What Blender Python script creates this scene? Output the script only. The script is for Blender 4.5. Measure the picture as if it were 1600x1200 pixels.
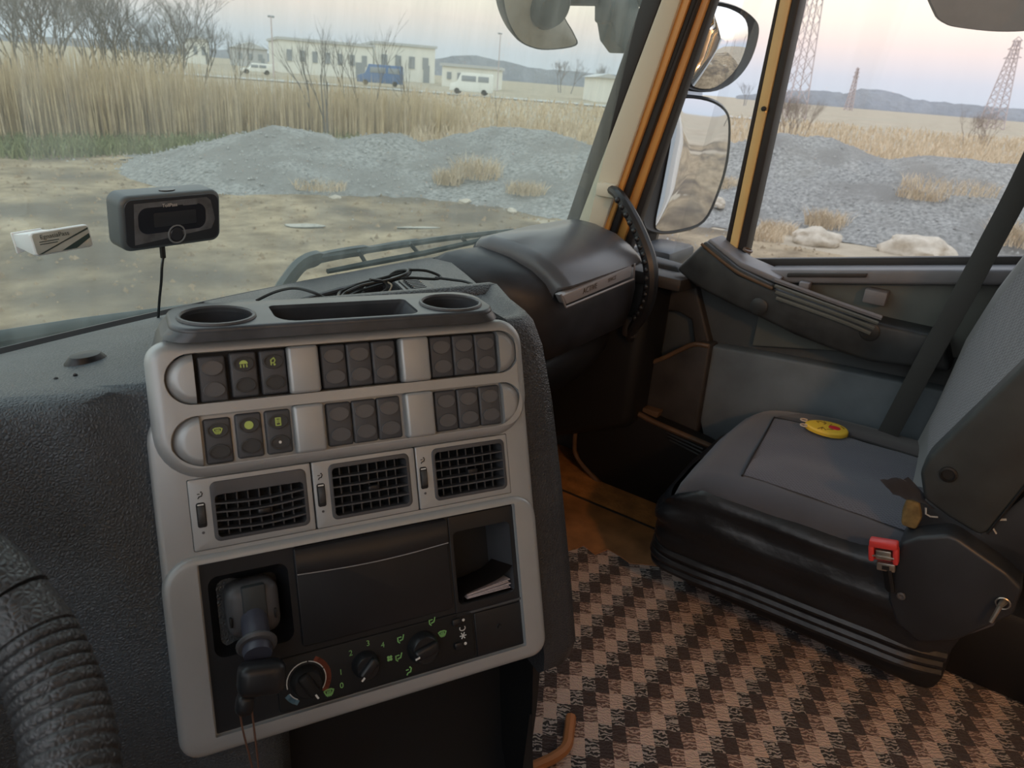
import bpy, bmesh, math, random
from mathutils import Vector as V, Matrix, noise
R_ = random.Random(7)
for o in list(bpy.data.objects): bpy.data.objects.remove(o)
SC = bpy.context.scene
COL = SC.collection
rad = math.radians

# ------------------------------------------------------------------ camera
F_PX = 1130.0; YAW = rad(56.5); PITCH = math.atan(476 / F_PX); ROLL = rad(4.6)
EYE = V((0, 0, 1.0))
_f = V((math.sin(YAW) * math.cos(PITCH), math.cos(YAW) * math.cos(PITCH), -math.sin(PITCH)))
_r0 = V((math.cos(YAW), -math.sin(YAW), 0)); _u0 = _r0.cross(_f)
RT = _r0 * math.cos(ROLL) + _u0 * math.sin(ROLL)
UP = -_r0 * math.sin(ROLL) + _u0 * math.cos(ROLL)
cam_d = bpy.data.cameras.new('camera'); cam = bpy.data.objects.new('camera', cam_d); COL.objects.link(cam)
cam_d.sensor_width = 36; cam_d.lens = F_PX / 1600 * 36; cam_d.clip_start = .02; cam_d.clip_end = 3000
m = Matrix((RT, UP, -_f)).transposed().to_4x4(); m.translation = EYE
cam.matrix_world = m
cam_d.dof.use_dof = True; cam_d.dof.focus_distance = 1.0; cam_d.dof.aperture_fstop = 11.0
SC.camera = cam

# ------------------------------------------------------------------ world: clear dusk sky
W = bpy.data.worlds.new('World'); SC.world = W; W.use_nodes = True
nt = W.node_tree; nt.nodes.clear()
tc = nt.nodes.new('ShaderNodeTexCoord'); sx = nt.nodes.new('ShaderNodeSeparateXYZ')
rp = nt.nodes.new('ShaderNodeValToRGB'); bg = nt.nodes.new('ShaderNodeBackground'); wo = nt.nodes.new('ShaderNodeOutputWorld')
nt.links.new(tc.outputs['Generated'], sx.inputs[0]); nt.links.new(sx.outputs['Z'], rp.inputs[0])
nt.links.new(rp.outputs[0], bg.inputs[0]); nt.links.new(bg.outputs[0], wo.inputs[0])
els = [(0.0, (.35, .39, .45)), (.03, (.40, .41, .46)), (.065, (.57, .48, .46)), (.10, (.67, .59, .51)),
       (.17, (.70, .66, .61)), (.35, (.76, .78, .81)), (.6, (.80, .86, .95)), (1.0, (.76, .86, 1.0))]
ce = rp.color_ramp.elements
while len(ce) < len(els): ce.new(.5)
for e, (p, c) in zip(ce, els): e.position = p; e.color = (*c, 1)
bg.inputs['Strength'].default_value = 1.05

SC.view_settings.view_transform = 'Standard'; SC.view_settings.look = 'None'
SC.view_settings.exposure = 0.95; SC.view_settings.gamma = 1.0; SC.view_settings.use_curve_mapping = False

# ------------------------------------------------------------------ helpers
def ray(x, y): return _f + RT * ((x - 800) / F_PX) - UP * ((y - 600) / F_PX)
def atx(x, y, X): d = ray(x, y); return EYE + d * (X / d.x)
def aty(x, y, Y): d = ray(x, y); return EYE + d * (Y / d.y)
def atz(x, y, Z): d = ray(x, y); return EYE + d * ((Z - 1.0) / d.z)
def atp(x, y, o, n): d = ray(x, y); n = V(n); return EYE + d * ((V(o) - EYE).dot(n) / d.dot(n))
def screen_y(x, z): return .975 - .115 * ((x - .64) / .91) ** 2 - .13 * (z - .65)      # windshield surface
def atw(x, y, off=0):
    d = ray(x, y); t = 1.0
    for _ in range(30):
        p = EYE + d * t; t *= (screen_y(p.x, p.z) + off) / p.y
    return EYE + d * t

MATS = {}
def mat(name, col=(.5, .5, .5), rough=.5, metal=0, bump=None, var=0, vscale=20, spec=.5, sheen=0, coat=0, chk=None):
    if name in MATS: return MATS[name]
    mt = bpy.data.materials.new(name); mt.use_nodes = True; MATS[name] = mt
    t = mt.node_tree; b = t.nodes['Principled BSDF']
    b.inputs['Base Color'].default_value = (*col, 1); b.inputs['Roughness'].default_value = rough
    b.inputs['Metallic'].default_value = metal; b.inputs['Specular IOR Level'].default_value = spec
    b.inputs['Sheen Weight'].default_value = sheen; b.inputs['Coat Weight'].default_value = coat
    co = t.nodes.new('ShaderNodeTexCoord')
    if var:
        n = t.nodes.new('ShaderNodeTexNoise'); n.inputs['Scale'].default_value = vscale; n.inputs['Detail'].default_value = 6
        mx = t.nodes.new('ShaderNodeMix'); mx.data_type = 'RGBA'
        t.links.new(co.outputs['Object'], n.inputs['Vector'])
        mr = t.nodes.new('ShaderNodeMapRange'); mr.inputs[1].default_value = .3; mr.inputs[2].default_value = .7
        t.links.new(n.outputs[0], mr.inputs[0]); t.links.new(mr.outputs[0], mx.inputs[0])
        mx.inputs[6].default_value = (*[c * (1 - var) for c in col], 1)
        mx.inputs[7].default_value = (*[min(1, c * (1 + var)) for c in col], 1)
        t.links.new(mx.outputs[2], b.inputs['Base Color'])
    if chk:
        k = t.nodes.new('ShaderNodeTexChecker'); k.inputs['Scale'].default_value = chk[0]; k.inputs[1].default_value = (*col, 1); k.inputs[2].default_value = (*chk[1], 1)
        t.links.new(co.outputs['Object'], k.inputs['Vector']); t.links.new(k.outputs['Color'], b.inputs['Base Color'])
    if bump:
        kind, sc, st = bump
        if kind == 'leather':
            n = t.nodes.new('ShaderNodeTexVoronoi'); n.feature = 'DISTANCE_TO_EDGE'; n.inputs['Scale'].default_value = sc
            nz = t.nodes.new('ShaderNodeTexNoise'); nz.inputs['Scale'].default_value = sc * .7
            mv = t.nodes.new('ShaderNodeMix'); mv.data_type = 'RGBA'; mv.inputs[0].default_value = .003
            t.links.new(co.outputs['Object'], nz.inputs['Vector']); t.links.new(co.outputs['Object'], mv.inputs[6]); t.links.new(nz.outputs['Color'], mv.inputs[7])
            t.links.new(mv.outputs[2], n.inputs['Vector']); out = n.outputs['Distance']
            mr2 = t.nodes.new('ShaderNodeMapRange'); mr2.inputs[1].default_value = 0; mr2.inputs[2].default_value = .35
            t.links.new(out, mr2.inputs[0]); out = mr2.outputs[0]
        elif kind == 'weave':
            n = t.nodes.new('ShaderNodeTexChecker'); n.inputs['Scale'].default_value = sc
            t.links.new(co.outputs['Object'], n.inputs['Vector']); out = n.outputs['Fac']
        elif kind == 'voronoi':
            n = t.nodes.new('ShaderNodeTexVoronoi'); n.inputs['Scale'].default_value = sc
            t.links.new(co.outputs['Object'], n.inputs['Vector']); out = n.outputs['Distance']
        else:
            n = t.nodes.new('ShaderNodeTexNoise'); n.inputs['Scale'].default_value = sc; n.inputs['Detail'].default_value = 5
            t.links.new(co.outputs['Object'], n.inputs['Vector']); out = n.outputs[0]
        bp = t.nodes.new('ShaderNodeBump'); bp.inputs['Strength'].default_value = st; bp.inputs['Distance'].default_value = (.5 if kind in ('leather', 'weave') else .15) / sc
        t.links.new(out, bp.inputs['Height']); t.links.new(bp.outputs[0], b.inputs['Normal'])
    return mt

def glass(name, tint, dust, gloss=.04, dustcol=(.7, .75, .7)):
    mt = bpy.data.materials.new(name); mt.use_nodes = True; t = mt.node_tree; t.nodes.clear(); MATS[name] = mt
    o = t.nodes.new('ShaderNodeOutputMaterial'); tr = t.nodes.new('ShaderNodeBsdfTransparent'); tr.inputs[0].default_value = (*tint, 1)
    df = t.nodes.new('ShaderNodeBsdfDiffuse'); df.inputs[0].default_value = (*dustcol, 1)
    tl = t.nodes.new('ShaderNodeBsdfTranslucent'); tl.inputs[0].default_value = (*dustcol, 1)
    ad = t.nodes.new('ShaderNodeMixShader'); ad.inputs[0].default_value = .5
    t.links.new(df.outputs[0], ad.inputs[1]); t.links.new(tl.outputs[0], ad.inputs[2])
    mx = t.nodes.new('ShaderNodeMixShader'); t.links.new(tr.outputs[0], mx.inputs[1]); t.links.new(ad.outputs[0], mx.inputs[2])
    co = t.nodes.new('ShaderNodeTexCoord'); mp = t.nodes.new('ShaderNodeMapping'); mp.inputs['Scale'].default_value = (14, 14, 1.2)
    nz = t.nodes.new('ShaderNodeTexNoise'); nz.inputs['Scale'].default_value = 2.2; nz.inputs['Detail'].default_value = 7
    mr = t.nodes.new('ShaderNodeMapRange'); mr.inputs[1].default_value = .35; mr.inputs[2].default_value = .8
    mr.inputs[3].default_value = dust * .75; mr.inputs[4].default_value = dust * 1.7
    t.links.new(co.outputs['Object'], mp.inputs[0]); t.links.new(mp.outputs[0], nz.inputs['Vector']); t.links.new(nz.outputs[0], mr.inputs[0])
    t.links.new(mr.outputs[0], mx.inputs[0])
    gl = t.nodes.new('ShaderNodeBsdfGlossy'); gl.inputs['Roughness'].default_value = .02
    m2 = t.nodes.new('ShaderNodeMixShader'); m2.inputs[0].default_value = gloss
    t.links.new(mx.outputs[0], m2.inputs[1]); t.links.new(gl.outputs[0], m2.inputs[2]); t.links.new(m2.outputs[0], o.inputs[0])
    return mt

def emit(name, col, s):
    mt = bpy.data.materials.new(name); mt.use_nodes = True; b = mt.node_tree.nodes['Principled BSDF']
    b.inputs['Base Color'].default_value = (*col, 1); b.inputs['Emission Color'].default_value = (*col, 1); b.inputs['Emission Strength'].default_value = s
    MATS[name] = mt; return mt

def wm(o): return (wm(o.parent) @ o.matrix_basis) if o.parent else o.matrix_basis.copy()

def obj(name, bm, m, parent=None, local=False, smooth=35, base=True):
    """link a bmesh as ONE mesh object; vertices are world coordinates unless local (= parent's frame)"""
    bmesh.ops.recalc_face_normals(bm, faces=bm.faces)
    me = bpy.data.meshes.new(name)
    if parent and not local:
        bmesh.ops.transform(bm, matrix=wm(parent).inverted(), verts=bm.verts)
    loc = V((0, 0, 0))
    if not parent and base and len(bm.verts):
        xs = [v.co.x for v in bm.verts]; ys = [v.co.y for v in bm.verts]; zs = [v.co.z for v in bm.verts]
        loc = V(((min(xs) + max(xs)) / 2, (min(ys) + max(ys)) / 2, min(zs)))
        bmesh.ops.translate(bm, vec=-loc, verts=bm.verts)
    bm.to_mesh(me); bm.free()
    me.materials.append(m if not isinstance(m, str) else MATS[m])
    if smooth:
        for p in me.polygons: p.use_smooth = True
        me.set_sharp_from_angle(angle=rad(smooth))
    o = bpy.data.objects.new(name, me); COL.objects.link(o); o.location = loc
    if parent: o.parent = parent
    return o

def tag(o, label, cat=None, group=None, kind=None):
    if label: o['label'] = label
    if cat: o['category'] = cat
    if group: o['group'] = group
    if kind: o['kind'] = kind
    return o
def empty(name, label, cat, loc=(0, 0, 0), group=None, mtx=None, kind=None):
    o = bpy.data.objects.new(name, None); COL.objects.link(o); o.empty_display_size = .05
    if mtx is not None: o.matrix_basis = mtx
    else: o.location = loc
    return tag(o, label, cat, group, kind)
def struct(o, label=None): o['kind'] = 'structure'; o['label'] = label or o.name.replace('_', ' '); return o
def copy_tree(o, parent=None):
    c = o.copy(); COL.objects.link(c); c.parent = parent
    for ch in list(o.children): copy_tree(ch, c)
    return c

def B(): return bmesh.new()
def bevel(bm, edges, r, seg=2):
    if r > 0: bmesh.ops.bevel(bm, geom=list(edges), offset=r, segments=seg, profile=.5, affect='EDGES', clamp_overlap=True)
def box(bm, c, s, r=0, seg=2, rot=None):
    t = B(); bmesh.ops.create_cube(t, size=1.0)
    bmesh.ops.scale(t, vec=V(s), verts=t.verts); bevel(t, t.edges, r, seg)
    mm = Matrix.Translation(V(c)) @ (rot.to_4x4() if rot else Matrix())
    merge(bm, t, mm)
def merge(bm, t, mm=None):
    if mm is not None: bmesh.ops.transform(t, matrix=mm, verts=t.verts)
    mp = [bm.verts.new(v.co) for v in t.verts]; t.verts.index_update()
    for f in t.faces:
        try: bm.faces.new([mp[v.index] for v in f.verts])
        except ValueError: pass
    t.free()
def prism(bm, pts, ext, r=0, seg=2):
    t = B(); ext = V(ext); a = [t.verts.new(V(p)) for p in pts]; b = [t.verts.new(V(p) + ext) for p in pts]; n = len(pts)
    t.faces.new(a); t.faces.new(b[::-1])
    for i in range(n): t.faces.new((a[i], b[i], b[(i + 1) % n], a[(i + 1) % n]))
    bmesh.ops.recalc_face_normals(t, faces=t.faces)
    bevel(t, t.edges, r, seg); merge(bm, t)
def tube(bm, path, r, seg=8, closed=False, flat=1.0):
    path = [V(p) for p in path]; n = len(path)
    rs = r if isinstance(r, (list, tuple)) else [r] * n
    rows = []; nrm = None
    for i, p in enumerate(path):
        if closed: t = path[(i + 1) % n] - path[i - 1]
        else: t = path[min(i + 1, n - 1)] - path[max(i - 1, 0)]
        t.normalize()
        if nrm is None: nrm = t.orthogonal().normalized()
        nrm = (nrm - t * nrm.dot(t)).normalized(); bn = t.cross(nrm)
        rows.append([bm.verts.new(p + (nrm * math.cos(a) + bn * math.sin(a) * flat) * rs[i]) for a in [2 * math.pi * k / seg for k in range(seg)]])
    for i in range(n if closed else n - 1):
        A, Bq = rows[i], rows[(i + 1) % n]
        if closed and i == n - 1:
            k0 = min(range(seg), key=lambda k: (Bq[k].co - A[0].co).length); Bq = Bq[k0:] + Bq[:k0]
        for k in range(seg): bm.faces.new((A[k], A[(k + 1) % seg], Bq[(k + 1) % seg], Bq[k]))
    if not closed: bm.faces.new(rows[0][::-1]); bm.faces.new(rows[-1])
def loft(bm, rows, closed=False, cap=False):
    vs = [[bm.verts.new(V(p)) for p in r] for r in rows]; n = len(vs[0])
    for i in range(len(vs) - 1):
        for k in range(n if closed else n - 1):
            bm.faces.new((vs[i][k], vs[i][(k + 1) % n], vs[i + 1][(k + 1) % n], vs[i + 1][k]))
    if cap: bm.faces.new(vs[0][::-1]); bm.faces.new(vs[-1])
    return vs
def lathe(bm, prof, mtx=None, seg=24, sx=1, sy=1):
    t = B(); rows = []
    for r, z in prof: rows.append([(r * sx * math.cos(2 * math.pi * k / seg), r * sy * math.sin(2 * math.pi * k / seg), z) for k in range(seg)])
    loft(t, rows, True, True); merge(bm, t, mtx)
def smooth_path(pts, n=8):
    pts = [V(p) for p in pts]; out = []
    for i in range(len(pts) - 1):
        p0, p1, p2, p3 = pts[max(i - 1, 0)], pts[i], pts[i + 1], pts[min(i + 2, len(pts) - 1)]
        for k in range(n):
            t = k / n
            out.append(.5 * ((2 * p1) + (p2 - p0) * t + (2 * p0 - 5 * p1 + 4 * p2 - p3) * t * t + (3 * p1 - p0 - 3 * p2 + p3) * t ** 3))
    out.append(pts[-1]); return out
def rrect(u0, u1, v0, v1, r, n=6):
    """rounded rectangle outline; r = number or (bl, br, tr, tl)"""
    rr = r if isinstance(r, (tuple, list)) else (r,) * 4; out = []
    for (cx, cy, a0), q in zip(((u0, v0, 180), (u1, v0, 270), (u1, v1, 0), (u0, v1, 90)), rr):
        q = max(q, 1e-5); ox = cx + (q if cx == u0 else -q); oy = cy + (q if cy == v0 else -q)
        for k in range(n + 1):
            a = rad(a0 + 90 * k / n); out.append((ox + q * math.cos(a), oy + q * math.sin(a)))
    return out
def ell(cx, cy, rx, ry, n=24): return [(cx + rx * math.cos(2 * math.pi * k / n), cy + ry * math.sin(2 * math.pi * k / n)) for k in range(n)]
def inset(pts, d):
    n = len(pts); out = []
    for i in range(n):
        p = V((*pts[i], 0)); a = V((*pts[i - 1], 0)); c = V((*pts[(i + 1) % n], 0))
        t1 = (p - a); t2 = (c - p)
        if t1.length < 1e-7: t1 = t2
        if t2.length < 1e-7: t2 = t1
        t1.normalize(); t2.normalize(); nn = V((-(t1.y + t2.y), t1.x + t2.x, 0))
        nn.normalize(); s = max(.35, nn.dot(V((-t1.y, t1.x, 0)))); q = p + nn * d / s; out.append((q.x, q.y))
    return out
def plate(bm, outer, holes=(), top=0., r=.002, depth=.01, hdepth=None, seg=3, floor=False):
    """flat plate in local xy (ccw outline) with rounded rim, side wall, and holes with walls"""
    rows = [[(x, y, top - depth) for x, y in outer]]
    for k in range(seg + 1):
        a = math.pi / 2 * k / seg; o = inset(outer, r * (1 - math.cos(a))) if r else outer
        rows.append([(x, y, top - r + r * math.sin(a)) for x, y in o])
        if not r: break
    vs = loft(bm, rows, True)
    rim = vs[-1]; edges = [bm.edges.get((rim[i], rim[(i + 1) % len(rim)])) for i in range(len(rim))]
    if not holes: bm.faces.new(rim); return
    hd = depth if hdepth is None else hdepth
    for h in holes:
        a = [bm.verts.new((x, y, top)) for x, y in h]; b = [bm.verts.new((x, y, top - hd)) for x, y in h]; n = len(h)
        for i in range(n): bm.faces.new((a[i], a[(i + 1) % n], b[(i + 1) % n], b[i]))
        edges += [bm.edges.get((a[i], a[(i + 1) % n])) for i in range(n)]
        if floor: bm.faces.new(b)
    bmesh.ops.triangle_fill(bm, use_beauty=True, use_dissolve=False, edges=edges)
def text_mesh(s, size, font_w=1.0):
    c = bpy.data.curves.new('t', 'FONT'); c.body = s; c.size = size; c.align_x = 'CENTER'; c.align_y = 'CENTER'; c.extrude = size * .01; c.space_character = font_w
    o = bpy.data.objects.new('t', c); me = bpy.data.meshes.new_from_object(o); bpy.data.objects.remove(o); bpy.data.curves.remove(c)
    b = B(); b.from_mesh(me); bpy.data.meshes.remove(me); return b
def stroke(bm, pts, w, h=.0006, z=0):
    """flat raised line in local xy"""
    pts = [V((p[0], p[1], 0)) for p in pts]
    for a, b in zip(pts, pts[1:]):
        t = (b - a).normalized(); nn = V((-t.y, t.x, 0)) * w / 2; a2 = a - t * w * .3; b2 = b + t * w * .3
        prism(bm, [(q.x, q.y, z) for q in (a2 - nn, b2 - nn, b2 + nn, a2 + nn)], (0, 0, h))

# ------------------------------------------------------------------ materials
mat('dash_black', (.062, .074, .085), .38, bump=('leather', 300, .42), var=.25, vscale=9)
mat('cheek_black', (.046, .048, .053), .38, bump=('leather', 290, .42), var=.2, vscale=9)
mat('plastic_black', (.013, .014, .0165), .38, bump=('noise', 500, .12), var=.3, vscale=12)
mat('plastic_deep', (.0050, .0054, .0062), .6)
mat('plastic_grey', (.075, .078, .085), .42, bump=('noise', 500, .1), var=.15)
mat('silver', (.41, .425, .43), .42, metal=.35, bump=('noise', 900, .06), var=.08, vscale=8)
mat('silver_dark', (.30, .30, .31), .4, metal=.3)
mat('switch', (.072, .074, .080), .5, bump=('noise', 800, .08))
mat('switch_pad', (.11, .112, .118), .42)
mat('switch_tex', (.058, .058, .058), .55, bump=('weave', 900, .5))
mat('green_print', (.50, .62, .16), .6)
mat('climate_green', (.26, .55, .18), .6)
mat('white_print', (.75, .75, .72), .6)
mat('glove_grey', (.085, .087, .097), .30, bump=('noise', 700, .06), var=.18, vscale=5)
mat('glove_body', (.024, .025, .030), .45, bump=('noise', 600, .1), var=.4, vscale=16)
mat('glove_strip', (.30, .30, .315), .38)
mat('tray_grey', (.062, .068, .077), .32, var=.3, vscale=25)
mat('rubber', (.012, .012, .013), .6)
mat('seal', (.022, .02, .021), .5)
mat('cream_trim', (.62, .58, .47), .55, bump=('noise', 700, .05))
mat('orange_paint', (.66, .33, .09), .35, coat=.3, var=.08, vscale=6)
mat('yellow_paint', (.76, .55, .24), .35, coat=.3, var=.08, vscale=6)
mat('door_green', (.105, .115, .108), .62, bump=('noise', 600, .12), var=.15, vscale=7)
mat('door_dark', (.026, .029, .031), .5, bump=('noise', 500, .15), var=.5, vscale=18)
mat('door_blue', (.125, .15, .17), .7, bump=('noise', 900, .15), var=.22, vscale=9)
mat('door_grey', (.17, .17, .185), .5, var=.1)
mat('kick_dark', (.034, .031, .030), .6, bump=('noise', 400, .15), var=.4, vscale=12)
mat('rim_lamplit_brown', (.12, .075, .045), .4, var=.2)  # orange lamplight on the door rims is put into this brown
mat('floor_brown', (.36, .17, .062), .62, bump=('noise', 160, .25), var=.38, vscale=14)  # own orange brown, brightened to make up for a dimmer lamp
mat('floor_tread', (.46, .22, .075), .55, bump=('voronoi', 110, .8), var=.4, vscale=18)
mat('seat_cloth', (.046, .049, .062), .85, bump=('noise', 900, .25), sheen=.3, var=.12, vscale=10)
mat('seat_mesh', (.046, .048, .064), .9, bump=('weave', 260, .5), sheen=.3, chk=(260, (.075, .078, .10)))
mat('seat_brown', (.062, .054, .055), .9, bump=('noise', 900, .25), sheen=.2)
mat('seat_vinyl', (.010, .011, .0135), .36, bump=('noise', 30, .35), var=.3, vscale=8)
mat('back_cloth', (.085, .092, .105), .85, bump=('weave', 190, .6), sheen=.3, chk=(190, (.17, .18, .195)))
mat('back_side', (.10, .112, .115), .85, bump=('noise', 700, .2), sheen=.3)
mat('shell', (.030, .037, .040), .55, bump=('noise', 300, .12), var=.2)
mat('recliner', (.017, .021, .027), .45, bump=('noise', 400, .1), var=.3, vscale=10)
mat('foam', (.16, .12, .05), .95, bump=('noise', 200, .8), var=.4, vscale=60)
mat('chalk', (.42, .44, .44), .9)
mat('belt', (.035, .036, .035), .7, bump=('weave', 500, .5))
mat('buckle_red', (.52, .045, .045), .4)
mat('steel', (.42, .40, .36), .35, metal=.9, var=.25, vscale=90)
mat('yellow_toy', (.80, .50, .04), .45)
mat('toy_line', (.30, .16, .02), .6)
mat('toy_red', (.62, .02, .03), .45)
mat('ring', (.62, .47, .34), .4)
mat('cable', (.020, .022, .022), .45)
mat('device', (.036, .042, .05), .3)
mat('device_rim', (.10, .12, .13), .4)
mat('film', (.13, .145, .16), .35, var=.5, vscale=40)
mat('film_dark', (.022, .026, .035), .2)
mat('white_plastic', (.75, .80, .82), .35)
mat('tag_face', (.42, .47, .44), .3, var=.12, vscale=50)
mat('tag_dark', (.03, .06, .06), .3)
mat('wheel_leather', (.045, .047, .050), .38, bump=('leather', 230, .35), var=.25, vscale=20)
mat('paper', (.62, .55, .56), .8, var=.2, vscale=400)
mat('wallet', (.028, .022, .02), .45)
mat('cord', (.14, .07, .045), .8)
mat('piping', (.42, .17, .06), .55)
mat('headliner', (.36, .41, .45), .9)
mat('mirror_black', (.035, .040, .046), .4)
mat('mirror', (.86, .87, .88), .03, metal=1)
mat('mirror_ground_tone', (.50, .47, .43), .25, var=.12); mat('mirror_kerb', (.20, .19, .19), .3, var=.1)  # front mirror glass: ground reflection painted as a flat colour
mat('wiper', (.03, .045, .048), .5, var=.3, vscale=30)
mat('white_body', (.80, .80, .78), .4)
mat('red_knob', (.20, .045, .02), .5)
mat('blue_knob', (.10, .20, .27), .5)
emit('lamp_glow', (1, .55, .22), 6)
glass('windshield', (.80, .89, .83), .18, .05, (.66, .78, .72))  # windshield dust also supplies the hazy greenish veil over the outdoors
glass('side_glass', (.97, .97, .97), .02, .04)

# ================================================================== cab shell
def slab(name, lo, hi, m, label, r=0):
    b = B(); lo, hi = V(lo), V(hi); box(b, (lo + hi) / 2, hi - lo, r); return struct(obj(name, b, m), label)
mat('door_mid', (.052, .060, .065), .65, bump=('noise', 600, .15), var=.2, vscale=8)
fl = slab('floor', (-.56, -1.3, -.06), (1.48, 1.1, 0), 'floor_brown', 'brown moulded cab floor under the passenger footwell')
b = B(); box(b, (1.60, .2, -.03), (.23, 1.7, .052), .004); obj('sill_tread', b, 'floor_tread', fl)
b = B(); box(b, (1.482, .2, -.004), (.008, 1.7, .012), .002); obj('edge_strip', b, 'kick_dark', fl)
slab('wall_rear', (-.56, -1.36, 0), (1.8, -1.3, 1.8), 'headliner', 'pale rear wall of the cab')
slab('ceiling', (-.56, -1.3, 1.75), (1.8, .78, 1.81), 'headliner', 'pale cab headliner')
slab('wall_front', (-.56, 1.06, 0), (1.8, 1.10, .6), 'plastic_deep', 'dark bulkhead below the windshield')
slab('trim_4', (-.56, .76, 1.62), (1.8, .86, 1.78), 'headliner', 'header above the windshield')
wl = slab('wall_left', (-.62, -1.3, 0), (-.56, 1.0, .62), 'door_mid', 'driver side wall and door')
b = B(); box(b, (-.59, -.15, 1.7), (.06, 2.2, .14)); obj('roof_rail', b, 'headliner', wl)
b = B(); box(b, (-.59, -1.0, 1.1), (.06, .6, 1.0)); obj('rear_pillar', b, 'headliner', wl)
b = B(); prism(b, [(-.62, .93, .6), (-.62, .82, .6), (-.62, .72, 1.7), (-.62, .83, 1.7)], (.08, 0, 0), .01); obj('front_pillar', b, 'cream_trim', wl)
wr = slab('wall_right', (1.76, -1.3, 0), (1.82, -.5, 1.75), 'headliner', 'rear side wall behind the passenger seat')
b = B(); box(b, (1.79, .1, 1.68), (.06, 1.3, .16)); obj('roof_rail', b, 'headliner', wr)
# interior dome lamp on the ceiling behind the seats: real lamp of the cab
LP = V((-.22, -.98, 1.60))
lamp = empty('dome_lamp', 'round warm lamp hanging at the rear behind the driver seat', 'lamp', LP)
b = B(); lathe(b, [(.075, .05), (.08, .02), (.07, .005)], Matrix.Translation(LP)); obj('lamp_body', b, 'plastic_grey', lamp)
b = B(); lathe(b, [(.06, .004), (.055, -.012), (.03, -.022), (.001, -.025)], Matrix.Translation(LP)); obj('lamp_lens', b, 'lamp_glow', lamp)
ld = bpy.data.lights.new('dome_light', 'POINT'); ld.energy = 17; ld.color = (1, .47, .17); ld.shadow_soft_size = .05
lo_ = bpy.data.objects.new('dome_light', ld); COL.objects.link(lo_); lo_.location = (0, 0, -.06); lo_.parent = lamp

# windshield
rows = []
for i in range(17):
    z = .60 + i * (1.65 - .60) / 16
    rows.append([(x, screen_y(x, z), z) for x in [-.52 + k * 2.17 / 28 for k in range(29)]])
b = B(); loft(b, rows); struct(obj('window_1', b, 'windshield'), 'large greenish dusty windshield')
b = B(); tube(b, [(x, screen_y(x, .645) - .004, .645) for x in [-.5 + k * 2.1 / 28 for k in range(29)]], .012, 6)
w1s = obj('trim_5', b, 'seal'); struct(w1s, 'black rubber seal along the windshield foot')

# A pillar, seals and door frame: slanted strips (bottom edge at sill height, running up to the roof)
def strip(name, X, a, c, t, m, parent=None, y0=345, r=.004, zlo=None):
    pts = []
    for (xb, xt) in (a, c):
        p, q = atx(xb, y0, X), atx(xt, 0, X); d = (q - p)
        lo = p + d * (((zlo if zlo is not None else .60) - p.z) / d.z); hi = p + d * ((1.70 - p.z) / d.z)
        pts.append((lo, hi))
    b = B(); prism(b, [pts[0][0], pts[1][0], pts[1][1], pts[0][1]], (t, 0, 0), r)
    return obj(name, b, m, parent)
struct(strip('trim_1', 1.565, (903, 1032), (946, 1063), .014, 'cream_trim', r=.006), 'cream plastic A pillar trim')
struct(strip('trim_2', 1.565, (884, 1002), (903.5, 1032.5), .02, 'seal'), 'black windshield edge seal beside the pillar')
struct(strip('trim_3', 1.575, (945, 1062), (955, 1078), .014, 'orange_paint'), 'orange painted pillar edge')
st6 = struct(strip('trim_6', 1.585, (954, 1077), (968, 1092.5), .02, 'seal', r=.006), 'black door opening seal')
b = B(); p0, p1 = atx(960, 345, 1.597), atx(1085, 0, 1.584); tube(b, [p0 + (p1 - p0) * t for t in (-.2, 2.1)], .006, 6); obj('seal_bead', b, 'rubber', st6)

# ------------------------------------------------------------------ passenger door
door = empty('door_1', 'passenger door with dark bolster armrest and orange window frame', None, (1.7, .2, 0), kind='structure')
strip('frame_front', 1.60, (967, 1092), (985, 1107), .02, 'orange_paint', door)
strip('frame_seal', 1.61, (984, 1106), (998, 1116), .03, 'seal', door)
strip('channel_front', 1.70, (1140, 1213), (1147, 1219), .04, 'seal', door, zlo=.62)
strip('channel_bar', 1.695, (1147, 1218), (1161, 1236), .05, 'yellow_paint', door, zlo=.62)
strip('channel_rear', 1.70, (1160, 1235), (1175, 1250), .05, 'seal', door, zlo=.62)
b = B(); p = atx(1194, 170, 1.692); lathe(b, [(.005, 0), (.005, .006), (.003, .007)], Matrix.Translation(p) @ Matrix.Rotation(rad(-90), 4, 'Y')); obj('frame_screw', b, 'rubber', door)
sill = lambda y: .735 - .205 * (y + .01)
b = B(); prism(b, [(1.71, 1.0, -.30), (1.71, -.62, -.30), (1.71, -.62, sill(-.62) - .01), (1.71, .60, sill(.60) - .02), (1.71, .74, .60), (1.71, 1.0, .60)], (.06, 0, 0), .006); obj('door_skin', b, 'door_mid', door)
def side(name, X, px, t, m, r=.006, parent=None, seg=3):
    b = B(); prism(b, [atx(x, y, X) for x, y in px], (t, 0, 0), r, seg); return obj(name, b, m, parent or door)
b = B(); prism(b, [(1.69, y, sill(y) + dz) for y, dz in ((.44, -.012), (.44, -.19), (-.62, -.19), (-.62, -.012))], (.04, 0, 0), .004); obj('upper_panel', b, 'door_green', door)
b = B(); prism(b, [(1.665, y, sill(y) + dz) for y, dz in ((.44, 0), (.44, -.032), (-.62, -.032), (-.62, 0))], (.075, 0, 0), .008, 3); obj('sill_cap', b, 'door_grey', door)
b = B(); prism(b, [(1.66, y, sill(y) + dz) for y, dz in ((.39, -.006), (.39, -.016), (.23, -.016), (.23, -.006))], (.02, 0, 0), .003); obj('sill_slot', b, 'kick_dark', door)
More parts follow.
